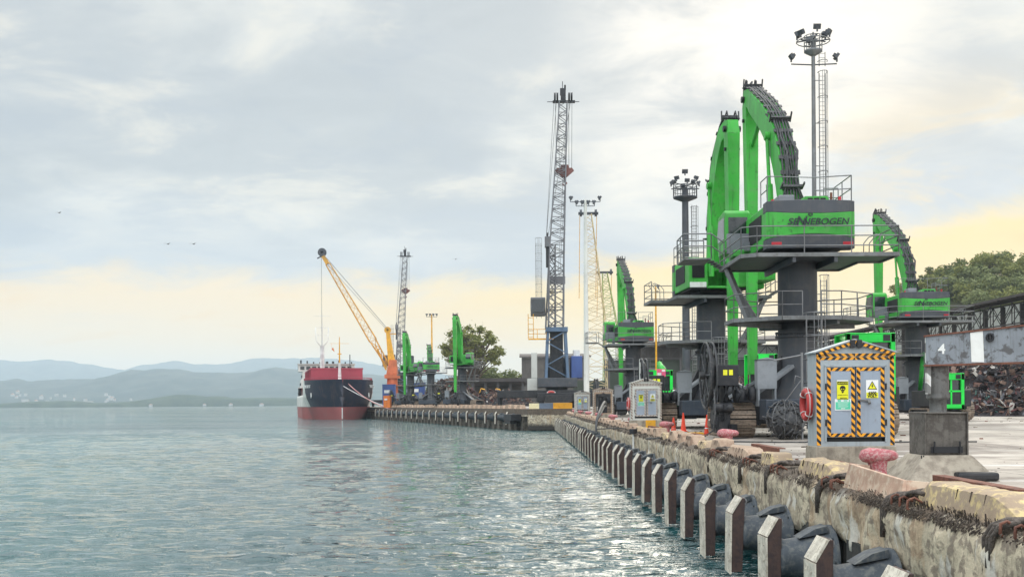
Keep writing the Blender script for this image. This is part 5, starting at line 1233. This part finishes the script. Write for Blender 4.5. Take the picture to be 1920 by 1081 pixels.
    for sx,tx in ((-1,'YILDIZ-S'),(1,'YILDIZ-S')):
        ang=math.atan2(half(9,8)-half(5,8),4.0)
        x=half(7.2,8.1)+.12
        text('ship_name',tx,1.05,WHITE,r,(sx*(half(8.6,8.1)+.14),8.6,8.1),(R(90)-R(10),0,(-(PI/2-ang*.9)) if sx<0 else (PI/2-ang*.9)),0,.05)
    # draught plates
    return r
ship=make_ship()
def line(p,q,sag,r,name,label,mat,n=14):
    p=Vector(p);q=Vector(q); pts=[p.lerp(q,i/n)-Vector((0,0,sag*4*(i/n)*(1-i/n))) for i in range(n+1)]
    o=MB().path(pts,r,5).build(name,mat); return tag(o,label,'rope')
line(P(632,716,257),P(724,762,246),.4,.09,'mooring_line','red and white mooring line from the ship bow, upper of the two',WHITE)
line(P(652,718,257),P(738,768,238),1.0,.11,'mooring_line','pale mooring line from the ship bow hanging lowest towards the quay',M('faded rope',lin((206,150,146)),.9))
# ---------------- containers and small stuff on the far quay
def container(px0,px1,pt,pb,Y,mat,label,cat='container',ribs=True,nm='shipping_container'):
    a=P(px0,pb,Y); c=P(px1,pt,Y); w=c.x-a.x; h=c.z-2.9; r=empty(nm,(a.x,Y,2.9),0,label,cat)
    b=MB(); b.box(0,w,0,2.6,0,h)
    if ribs:
        k=.2
        while k<w-.2: b.box(k,k+.12,-.06,2.66,.15,h-.15); k+=.4
        b.box(-.05,w+.05,-.08,2.68,h-.14,h+.02); b.box(-.05,w+.05,-.08,2.68,0,.16)
    b.build('body',mat,r); 
    MB().box(w*.15,w*.6,-.1,-.065,h*.62,h*.75).build('marking',WHITE,r)
    return r
container(717,740,720,741,266,BLUE,'dark blue container just right of the ship bow'); container(768,796,717,742,262,BLUE,'blue container standing behind the green machine legs')
container(719,731,741,757,236,ORANGE,'small orange hut at the end of the quay by the mooring lines','hut',False,'quay_hut')
# ---------------- scrap heaps
SM=[M('scrap rust',lin((104,76,66)),.85,.2,None,.5,bump=0),M('scrap dark',lin((52,46,48)),.8,.2,None,.3,bump=0),M('scrap brown',lin((136,112,98)),.85,.1,None,.4,bump=0),M('scrap pale',lin((190,184,176)),.6,.3,None,.3,bump=0),M('scrap maroon',lin((100,62,62)),.8,.1,None,.3,bump=0),M('scrap teal',lin((96,140,130)),.6,0,None,.2,bump=0),M('scrap grey',lin((100,100,104)),.6,.3,None,.3,bump=0)]
def scrap(cx,cy,zg,rx,ry,h,n,seed,label,pw=(4,8,4,1.2,2,.5,4),sz=1.0):
    rn=random.Random(seed); b=MB()
    N=26; vs=[];fs=[]
    hf=lambda u,v: max(0,(1-(u*u+v*v))**.75 if u*u+v*v<1 else 0)*(1+.25*noise.noise((u*2.2+seed,v*2.2,1)))+.03*noise.noise((u*9,v*9,seed))
    for i in range(N+1):
        for j in range(N+1):
            u=i/N*2-1; v=j/N*2-1; vs.append((cx+u*rx,cy+v*ry,zg-.05+h*.94*hf(u,v)))
    for i in range(N):
        for j in range(N): a=i*(N+1)+j; fs.append((a,a+N+1,a+N+2,a+1))
    b.m=1; b.add(vs,fs)
    for k in range(n):
        while True:
            u,v=rn.uniform(-1,1),rn.uniform(-1,1)
            if u*u+v*v<1: break
        c=Vector((cx+u*rx,cy+v*ry,zg+h*hf(u,v)+.02)); b.m=rn.choices(range(7),pw)[0]; t_=rn.random(); L=rn.uniform(.15,.8)*sz
        d=Vector((rn.gauss(0,1),rn.gauss(0,1),rn.gauss(0,.55))).normalized()
        if t_<.35: b.bar(c-d*L,c+d*L,.06*sz,.05*sz)
        elif t_<.8:
            e=d.cross(Vector((rn.gauss(0,1),rn.gauss(0,1),rn.gauss(0,1)))).normalized()*L*rn.uniform(.25,.8); q=c+d*L+d.cross(e).normalized()*L*.5*rn.uniform(-1,1)
            b.add([c-e,c+e,c+e+d*L,c-e+d*L,q-e*.7,q+e*.6],[(0,1,2,3),(3,2,5,4)])
        else:
            b.path([c,c+d*L,c+d*L+Vector((rn.gauss(0,.3),rn.gauss(0,.3),rn.gauss(0,.2)))*sz],.04*sz,4)
    o=b.build('scrap_heap',SM,fix=False); return tag(o,label,'scrap heap',None,'stuff')
scrap(58,118,2.2,14.5,13,8.4,7500,1,'large dark heap of mixed scrap metal at right under the shed roof')
scrap(48,100,2.2,7,5,2.3,1800,2,'low blackish scrap spread in front of the large heap')
scrap(-17,250,2.9,7,6,6.4,1400,3,'brown scrap heap behind the green machine on the far quay',(4,3,6,1,4,.5,2),1.3)
scrap(-6,262,2.9,9,5,3.5,1000,4,'low scrap heap between the far machine and the open shed',(4,4,5,1,4,.5,2),1.3)
scrap(36,172,2.9,16,8,4.5,1800,5,'reddish scrap heap behind the nearest machine base',(5,4,5,1,3,.5,2),1.2)
# ---------------- sheds
SHD=M('shed cladding dark',lin((92,88,84)),.8,0,lin((60,54,50)),.4,.45,.7,.15,.4,.1,2); SHG=M('shed wall dark green',lin((62,72,60)),.8,0,lin((46,46,42)),.4,.45,.7,.12,.4,.1,2)
SHW=M('translucent sheet',lin((226,230,228)),.6,0,lin((130,130,126)),.4,.45,.7,.25,.4,.05,3); t=NT(SHW.node_tree); tr=t.new('ShaderNodeBsdfTranslucent'); tr.inputs[0].default_value=(.8,.82,.8,1); ms=t.new('ShaderNodeMixShader'); ms.inputs[0].default_value=.6; t.l.new(t.n['Principled BSDF'].outputs[0],ms.inputs[1]); t.l.new(tr.outputs[0],ms.inputs[2]); t.l.new(ms.outputs[0],t.n['Material Output'].inputs[0])
TRU=M('truss steel',lin((84,82,82)),.6,.2,lin((60,54,50)),.4); ROOF=M('roof sheet',lin((78,72,70)),.75,.1,lin((50,46,46)),.5,.45,.7,.2,.3,.1,3)
def shed_right():
    r=empty('trussed_shed',(60,88,2.2),0,'long open shed with lattice truss wall and dark overhanging roof at right','shed')
    # local x=0 facade, runs along y 0..175
    L=175
    b=MB()
    for k in range(int(L/5)+1): b.box(-.2,.2,k*5-.2,k*5+.2,0,13.0)
    b.build('column',TRU,r)
    b=MB(); z0,z1=10.7,13.4
    for x in (-.3,1.4):
        for z in (z0,z1): b.bar((x,0,z),(x,L,z),.16,.16)
    n=int(L/3.0)
    for k in range(n+1):
        y=k*3.0
        for x in (-.3,1.4): b.bar((x,y,z0),(x,y,z1),.09,.09)
        if k<n:
            b.bar((-.3,y,z0 if k%2 else z1),(-.3,y+3,z1 if k%2 else z0),.07,.07); b.bar((1.4,y,z1 if k%2 else z0),(1.4,y+3,z0 if k%2 else z1),.07,.07); b.bar((-.3,y,z0),(1.4,y,z1),.08,.08); b.bar((-.3,y,(z0+z1)/2),(-.3,y+3,(z0+z1)/2),.05,.05)
    b.build('truss_girder',TRU,r)
    MB().box(2.6,2.75,0,L,z0-1.2,13.6).build('sheet_wall',SHW,r); MB().box(14,14.3,0,L,0,10.2).build('back_wall',SHD,r)
    b=MB(); b.hexa([(-3.2,-1,13.3),(3.0,-1,14.2),(3.0,L,14.2),(-3.2,L,13.3)],[(-3.2,-1,13.6),(3.0,-1,14.5),(3.0,L,14.5),(-3.2,L,13.6)])
    for k in range(int(L/5)): b.bar((-3.0,k*5,13.2),(2.6,k*5,14.0),.15,.25)
    for k in range(6): b.bar((-2.8+k*1.1,-1,13.25+k*.15),(-2.8+k*1.1,L,13.25+k*.15),.1,.12)
    b.build('roof',ROOF,r)
    MB().hexa([(-3.25,-1.4,13.25),(3,-1.4,14.15),(3,-1.0,14.15),(-3.25,-1.0,13.25)],[(-3.25,-1.4,13.65),(3,-1.4,14.55),(3,-1.0,14.55),(-3.25,-1.0,13.65)]).build('roof_edge',TRU,r)
shed_right()
def shed_near():
    r=empty('roof_corner',(62,112,2.2),0,'nearer dark roof corner with sloping strut and white tanks at the right edge','shed roof')
    b=MB(); b.hexa([(-4.5,-14,14.4),(10,-14,17.6),(10,10,17.6),(-4.5,10,14.4)],[(-4.5,-14,14.8),(10,-14,18.0),(10,10,18.0),(-4.5,10,14.8)])
    for k in range(6): b.bar((-4.3,-13.5+k*4.5,14.3),(9,-13.5+k*4.5,17.3),.2,.4)
    b.build('roof',ROOF,r)
    b=MB(); b.hexa([(-2.5,9,9.5),(3,9,9.5),(3,9.4,9.5),(-2.5,9.4,9.5)],[(-4.5,9,14.3),(3,9,14.6),(3,9.4,14.6),(-4.5,9.4,14.3)]); b.bar((-4.2,9,14.2),(1.5,9,8.0),.3,.3); b.build('side_panel',ROOF,r)
    for k in range(3): MB().box(-2.6+k*1.9,-1.0+k*1.9,2,3.6,15.6,17.3).build('roof_tank',SHW,r,bevel=.1)
shed_near()
def shed_mid():
    r=empty('trussed_shed',(px_x(1075,238),238,2.9),0,'long dark green walled shed with grey truss strip behind the middle cranes','shed'); L=px_x(1640,238)-px_x(1075,238)
    xs=px_x(1135,238)-px_x(1075,238)
    MB().box(0,xs,1,1.6,0,5.7).box(xs,L,1,1.6,0,10.2).build('lower_wall',SHG,r); b=MB(); z0,z1=10.5,13.3
    for z in (z0,z1): b.bar((9,0,z),(L,0,z),.2,.2)
    k=0
    k=4
    while k*2.4<L-2.4: b.bar((k*2.4,0,z0),(k*2.4,0,z1),.14,.14); b.bar((k*2.4,0,z0 if k%2 else z1),(k*2.4+2.4,0,z1 if k%2 else z0),.12,.12); b.bar((k*2.4,0,z0),(k*2.4+2.4,-.6,z1),.1,.1); k+=1
    k=0
    k=1
    while k*8<L: b.box(k*8-.2,k*8+.2,-.2,.2,0,z0); k+=1
    b.build('truss_girder',TRU,r)
    MB().box(px_x(1200,238)-px_x(1075,238),L,3,3.4,5.7,13.6).build('back_wall',SHD,r)
    MB().box(px_x(1300,238)-px_x(1075,238),L,1.9,2.1,10.2,13.2).build('sheet_wall',SHW,r)
    b=MB(); x0=px_x(1205,238)-px_x(1075,238); b.hexa([(x0,-3,13.6),(L,-3,14.6),(L,22,17.2),(x0,22,14.6)],[(x0,-3,14.0),(L,-3,15.0),(L,22,17.6),(x0,22,15.0)]); b.build('roof',ROOF,r)
shed_mid()
def dark_hall(px0,px1,pt,Y,label,open_front=False,mat=SHD,slope=0):
    a=P(px0,pt,Y); c=P(px1,pt,Y); w=c.x-a.x; h=a.z-2.9; r=empty('dark_hall',(a.x,Y,2.9),0,label,'shed')
    if open_front:
        MB().box(0,w,9,9.4,0,h-1).build('back_wall',mat,r); b=MB()
        for k in range(5): b.box(w*k/4-.3,w*k/4+.3,-.2,.4,0,h-.6)
        b.build('column',TRU,r)
        MB().hexa([(-1,-1,h-.9),(w+1,-1,h-.9),(w+1,10,h-1.9),(-1,10,h-1.9)],[(-1,-1,h),(w+1,-1,h),(w+1,10,h-1),(-1,10,h-1)]).build('roof',ROOF,r)
    else:
        b=MB(); b.box(0,w,0,12,0,h)
        k=.6
        while k<w: b.box(k,k+.18,-.1,0,.2,h-.3); k+=1.1
        b.build('wall',mat,r); MB().hexa([(-.6,-.6,h),(w+.6,-.6,h),(w+.6,12.6,h+1.2),(-.6,12.6,h+1.2)],[(-.6,-.6,h+.35),(w+.6,-.6,h+.35),(w+.6,12.6,h+1.6),(-.6,12.6,h+1.6)]).build('roof',ROOF,r)
    return r
dark_hall(978,1104,670,290,'big dark grey hall behind the tall harbour crane'); dark_hall(887,980,709,270,'low open fronted shed under the trees on the far quay',True)
# ---------------- yard machines
def handler(loc,yaw,label,cw=2.6,ch=2.8,z=1.4,s=1,arm=True):
    r=empty('yard_excavator',loc,yaw,label,'excavator'); r.scale=(s,)*3
    for x in (-1.2,1.2): crawler('track',x,r,3.8,.6,.95)
    b=MB(); b.box(-1.4,1.4,-2.2,1.6,1.05,2.2); b.box(-.7,.7,-.7,.7,.8,1.1); b.build('engine_house',BLACK,r,bevel=.05)
    # vivid frame of the cab seen from behind
    b=MB(); w=cw/2; zz=2.2+z; y0=-2.25
    for x in (-w,w-.22): b.box(x,x+.22,y0,y0+.22,zz-.9,zz+ch); b.box(x,x+.22,-.4,-.2,zz-.9,zz+ch)
    b.box(-w,w,y0,y0+.2,zz+ch-.45,zz+ch); b.box(-w,w,y0,y0+.2,zz-.9,zz-.55); b.box(-w,w,y0,-.2,zz+ch-.06,zz+ch+.02); b.box(-.06,.06,y0+.02,y0+.14,zz-.55,zz+ch-.45); b.box(-w+.2,w-.2,y0+.02,y0+.14,zz+.3,zz+.42); b.box(-w,w,y0,-.2,zz-.9,zz-.8)
    cab=b.build('cab_frame',BRIGHTG,r,bevel=.02); MB().box(-w+.1,w-.1,y0+.25,y0+.3,zz-.6,zz+ch-.4).build('cab_window',GLASS,cab); MB().box(-w+.25,-w+.6,y0-.03,y0,zz+ch-.38,zz+ch-.08).build('lamp_recess',BLACK,cab); MB().box(w-.6,w-.25,y0-.03,y0,zz+ch-.38,zz+ch-.08).build('lamp_recess',BLACK,cab)
    MB().box(-1.2,1.2,-1.9,.4,2.0,zz-.88).build('cab_riser',BLACK,r)
    if arm:
        b=MB(); b.path([(1.0,1.2,2.0),(1.0,3.2,4.4),(1.0,5.6,5.0)],[.3,.32,.22],4); b.path([(1.0,5.5,5.1),(1.0,6.4,2.0)],[.22,.16],4); b.build('boom',GREEND,r)
        b=MB()
        for k in range(5): a=k*2*PI/5; b.path([(1.0,6.5,1.9),(1+.6*math.cos(a),6.5+.6*math.sin(a),1.3),(1+.1*math.cos(a),6.5+.1*math.sin(a),.4)],[.08,.14,.03],5)
        b.build('grab',BLACK,r)
    return r
handler((px_x(1637,52),54.5,2.2),0,'yard machine with vivid green window frame standing behind the nearest cabinet',2.4,2.4,.2)
handler((px_x(1431,78),80,2.2),0,'vivid green framed cab behind the grey switch box at the nearest pedestal',2.0,3.0,-.25)
handler((px_x(1787,74),76.5,2.2),0,'vivid green cab window right of the round column marked 4',1.8,1.6,-.45)
handler((px_x(1236,88),90,2.2),0,'vivid green framed machine behind the second striped cabinet',2.2,2.1,-.2)
r=empty('pink_sign',(px_x(1240,84),84,2.2),0,'small pink and white board above the second striped cabinet','sign')
MB().tube((0,0,0),(0,0,3.9),.05,n=6).build('post',STEEL,r); MB().box(-.35,.35,-.04,.0,3.5,4.1).build('board',M('pink board',lin((232,90,130)),.5),r); MB().box(-.3,.0,-.045,-.041,3.6,3.8).box(.05,.3,-.045,-.041,3.9,4.05).build('board_mark',WHITE,r)
r=empty('pipe_post',(px_x(1205,62),62,2.2),0,'pair of pale pipes sticking up behind the second cabinet','pipes')
MB().tube((-.12,0,0),(-.12,0,4.0),.07,n=8).tube((.1,0,0),(.1,0,3.9),.07,n=8).build('pipes',HULLWH,r)
def truck(loc,label,mat,yaw=0):
    r=empty('parked_truck',loc,yaw,label,'truck')
    b=MB(); b.prism([(-1.2,.6),(-1.2,2.2),(-.9,2.9),(.9,2.9),(1.2,2.2),(1.2,.6)],-1,1.0); c=b.build('cab',mat,r,bevel=.08); MB().box(-1.0,1.0,-1.03,-1.0,1.7,2.6).build('windscreen',GLASS,c)
    MB().box(-1.2,1.2,1.2,6.5,1.1,2.4).box(-.5,.5,0,6.5,.6,1.0).build('body',mat,r,bevel=.04)
    for x in (-1,1):
        for y in (0,4.3,5.5): MB().lathe([(.2,-.15),(.5,-.14),(.5,.14),(.2,.15)],(x,y,.5),14,'X').build('wheel',HOSE,r)
    b=MB(); b.box(-1.0,-.7,-1.04,-1,.9,1.1); b.box(.7,1.0,-1.04,-1,.9,1.1); b.build('headlight',SIGNW,r)
truck((px_x(1175,128),128,2.2),'white truck seen between the third pedestal and the burnt cabinet',WHITE); truck((px_x(1262,120),122,2.2),'pale truck right of the second striped cabinet',HULLWH,R(80))
def digger(px,Y,label):
    r=empty('small_excavator',(px_x(px,Y),Y,2.9),R(60),label,'excavator'); r.scale=(.75,.75,.75)
    for x in (-1.0,1.0): MB().prism([(-1.7,.1),(-2,.5),(-1.7,.9),(1.7,.9),(2,.5),(1.7,.1)],x-.25,x+.25,'YZ').build('track',HOSE,r)
    MB().box(-1.2,1.2,-1.9,1.3,1.0,2.3).build('body',YELLOW,r,bevel=.1); MB().box(-1.2,-.1,.1,1.4,2.3,3.3).build('cab',GLASS,r,bevel=.08)
    MB().path([(.4,1.3,1.8),(.4,3.0,5.6),(.4,4.4,5.9)],[.3,.28,.2],4).path([(.4,4.4,5.9),(.4,5.5,2.6)],[.2,.15],4).build('boom',YELLOW,r); MB().prism([(5.1,2.6),(5.9,2.7),(5.8,1.7),(5.0,1.6)],.0,.8,'YZ').build('bucket',DGREY,r)
digger(922,262,'yellow excavator with raised arm in the open shed'); digger(950,266,'second yellow excavator, right one in the open shed')
r=empty('concrete_block',(9.6,17.6,2.2),R(8),'low rounded concrete block lying right of the pyramid base','concrete block')
MB().hexa([(-.1,-.8,-.02),(1.9,-.8,-.02),(1.9,.8,-.02),(-.1,.8,-.02)],[(.1,-.5,.24),(1.7,-.5,.26),(1.7,.5,.26),(.1,.5,.24)]).build('block',CONC,r,bevel=.06)
# ---------------- loose hoses and cables on the quay
tag(MB().path([(6.9,88,3.6),(6.6,86,3.75),(6.2,83,3.5),(5.7,80,2.9),(5.4,78,2.35),(5.35,77.5,1.6),(5.36,77.3,1.0)],.10,7).path([(6.9,88.4,3.4),(6.5,85,3.4),(5.9,81,2.8),(5.42,78.6,2.3),(5.36,78.2,1.3)],.08,7).build('bent_hose',HOSE),'thick dark hoses bent over the quay edge in front of the burnt cabinet','hose')
tag(MB().path([(9.2,43.6,2.23),(8.5,42.5,2.23),(7.6,41.9,2.23),(7.3,40.6,2.23),(7.8,39.2,2.23),(9.0,38.5,2.23),(11.5,38.0,2.23),(16,37.6,2.23)],.03,6).build('ground_cable',HOSE),'black cable lying on the quay between the crawler track and the nearest cabinet','cable')
r=empty('edge_post',(5.42,52.3,1.6),0,'thin pale post with dark cap standing on the quay edge left of the pink bollards','post')
MB().tube((0,0,-.4),(0,0,.55),.05,n=8).build('post',WHITE,r); MB().box(-.14,.14,-.14,.14,.55,.8,.6).build('cap',BLACK,r,bevel=.02)
for x,y,l in ((7.6,47.0,'small yellow marker block by the traffic cones'),(7.1,57.0,'yellow marker block under the second striped cabinet')):
    r=empty('marker_block',(x,y,2.2),.1,l,'marker block'); MB().hexa([(-.4,-.15,-.01),(.4,-.15,-.01),(.4,.15,-.01),(-.4,.15,-.01)],[(-.34,-.12,.16),(.34,-.12,.16),(.34,.12,.16),(-.34,.12,.16)]).build('block',YELLOW,r,bevel=.02)
# ---------------- trees
def leafmat(name,c1,c2):
    m=bpy.data.materials.new(name); m.use_nodes=True; t=NT(m.node_tree); b=t.n['Principled BSDF']; g=t.new('ShaderNodeNewGeometry')
    c=t.mix(t.step(t.noise(g.outputs['Position'],.7,3),.35,.65),c1,c2); c=t.mix(t.math('MULTIPLY',g.outputs['Random Per Island'],.5),c,tuple(v*1.7 for v in c2))
    t.l.new(c,b.inputs[0]); b.inputs['Roughness'].default_value=.7; b.inputs['Transmission Weight'].default_value=0; b.inputs['Specular IOR Level'].default_value=.2
    tr=t.new('ShaderNodeBsdfTranslucent'); t.l.new(c,tr.inputs[0]); ms=t.new('ShaderNodeMixShader'); ms.inputs[0].default_value=.35
    t.l.new(b.outputs[0],ms.inputs[1]); t.l.new(tr.outputs[0],ms.inputs[2]); t.l.new(ms.outputs[0],t.n['Material Output'].inputs[0]); return m
LF=[leafmat('leaves olive',(.13,.16,.04),(.22,.22,.07)),leafmat('leaves dark',(.07,.10,.035),(.13,.15,.05)),leafmat('leaves light',(.15,.18,.07),(.21,.23,.10))]
BARK=M('bark',lin((92,76,64)),.9,0,None,.4)
def tree(x,y,zg,H,Rw,seed,lm,label,group,leaf=.35,n=5000,clumps=26,cr=.33,base=.3,airy=0.0):
    rn=random.Random(seed); r=empty('broadleaf_tree',(x,y,zg),0,label,'tree',group)
    b=MB(); cl=[]
    for k in range(clumps):
        a=rn.uniform(0,2*PI); e=rn.random(); rr=Rw*math.sqrt(rn.random())*.82
        zz=H*(base+(1-base)*(1-(rr/Rw)**2*.55)*rn.uniform(.35,1))-Rw*cr*.5
        cl.append((Vector((rr*math.cos(a),rr*math.sin(a)*.8,zz)),Rw*cr*rn.uniform(.55,1.15)))
    b.path([(0,0,-.8),(.1*Rw*.3,0,H*.25),(0,0,H*.55)],[H*.028+.1,H*.022+.05,H*.012],7)
    for c,rad in cl[:int(clumps*.7)]:
        s_=rn.uniform(.2,.5)*H; b.path([(0,0,s_),Vector((c.x*.45,c.y*.45,(s_+c.z)*.5+H*.03)),c],[H*.011+.03,H*.008,H*.003],4)
    b.build('trunk',BARK,r)
    b=MB(); vs=b.v; 
    for k in range(n):
        c,rad=rn.choices(cl,[q[1]**2 for q in cl])[0]
        d=Vector((rn.gauss(0,1),rn.gauss(0,1),rn.gauss(0,1))).normalized(); p=c+Vector((d.x,d.y,d.z*.72))*rad*(rn.random()**.38 if not airy else abs(rn.gauss(0,.62))) 
        if airy and rn.random()<airy and noise.noise(p*.35)>.0: continue
        s_=leaf*rn.uniform(.6,1.3); u_=Vector((rn.gauss(0,1),rn.gauss(0,1),rn.gauss(0,.6))).normalized()*s_; w_=u_.cross(d).normalized()*s_*.55 if u_.cross(d).length>.01 else Vector((0,0,s_))
        b.add([p-u_,p-w_,p+u_,p+w_],[(0,1,2,3)])
    b.build('crown',lm,r,fix=False); return r
tree(px_x(887,318),318,2.9,25.5,10.8,11,LF[0],'large round airy tree against the sky behind the far green machine',None,.42,16000,120,.14,.38,.3)
tr_g='bushy trees behind the far quay'
for i,(px,Y,H,Rw,m_) in enumerate([(835,330,9,6,1),(862,326,11,6,2),(905,335,13,8,1),(935,332,14,8,2),(962,330,13,7,1),(985,334,12,6,1),(815,334,7,5,1)]):
    tree(px_x(px,Y),Y,2.9,H,Rw,30+i,LF[m_],['low dark bush left of the far green machine pedestal','light green bush behind the far green machine','dark bushy tree right below the round airy tree','light green bushy tree above the open shed','dark bushy tree at the right end of the open shed','dark small tree touching the big grey hall','lowest bush behind the brown scrap heap'][i],tr_g,.5,2600,22,.36,.05)
hg='trees on the wooded hill at right'
hl=random.Random(12)
for i in range(46):
    px=hl.uniform(1690,1990) if i>5 else [1735,1770,1800,1845,1890,1915][i]; Y=hl.uniform(315,385)
    if i>=6 and px<1730: Y=hl.uniform(340,380)
    x=px_x(px,Y); big=i<6
    tree(x,Y,hillz(x,Y)-.5,hl.uniform(8,13) if not big else [9,10,13,10,12,13][i],hl.uniform(5,8),100+i,LF[hl.choice([0,0,1,2])],'bushy tree in the dense wood on the hill behind the trussed shed' if not big else ['small pale tree at the left end of the wooded hill crest','pointed tree on the hill crest left of its middle','tall bushy tree in the middle of the hill crest','olive tree on the hill crest right of the middle','airy orange lit tree on the hill crest above the roof tanks','dark tree at the right edge on the hill crest'][i],hg,.5,1500 if not big else 2600,18,.36,.12,.4 if i in(0,4) else 0)
# ---------------- birds
def bird(px,py,Y,s,label):
    p=P(px,py,Y); b=MB(); b.path([(-.25,0,0),(0,0,.03),(.28,0,0)],[.02,.07,.015],6)
    for sy in (-1,1): b.add([(-.08,0,.03),(.1,0,.03),(.06,sy*.35,.16),(-.06,sy*.35,.16),(-.02,sy*.7,.08),(-.06,sy*.68,.08)],[(0,1,2,3),(3,2,4,5)])
    b.v=[tuple(Vector(v)*s) for v in b.v]; o=b.build('flying_bird',BLACK,loc=p); o.rotation_euler=(0,0,R(70)); tag(o,label,'bird','birds over the bay')
bird(315,457.5,150,1,'tiny dark bird flying left of its pair over the bay'); bird(363,457.5,150,1,'tiny dark bird flying right of its pair over the bay'); bird(111,399,170,1,'lone tiny bird high at the far left over the bay'); bird(854,486,190,1,'tiny bird near the top of the slim mast')
# ---------------- haze
b=MB(); b.box(-6800,6800,-60,10200,-4,420); hz=b.build('haze',None); tag(hz,kind='stuff')
m=bpy.data.materials.new('haze air'); m.use_nodes=True; n_=m.node_tree.nodes; n_.remove(n_['Principled BSDF']); pv=n_.new('ShaderNodeVolumePrincipled')
pv.inputs['Color'].default_value=(.78,.90,1,1); pv.inputs['Density'].default_value=HAZE; pv.inputs['Anisotropy'].default_value=0.2
m.node_tree.links.new(pv.outputs[0],n_['Material Output'].inputs['Volume']); hz.data.materials.append(m)
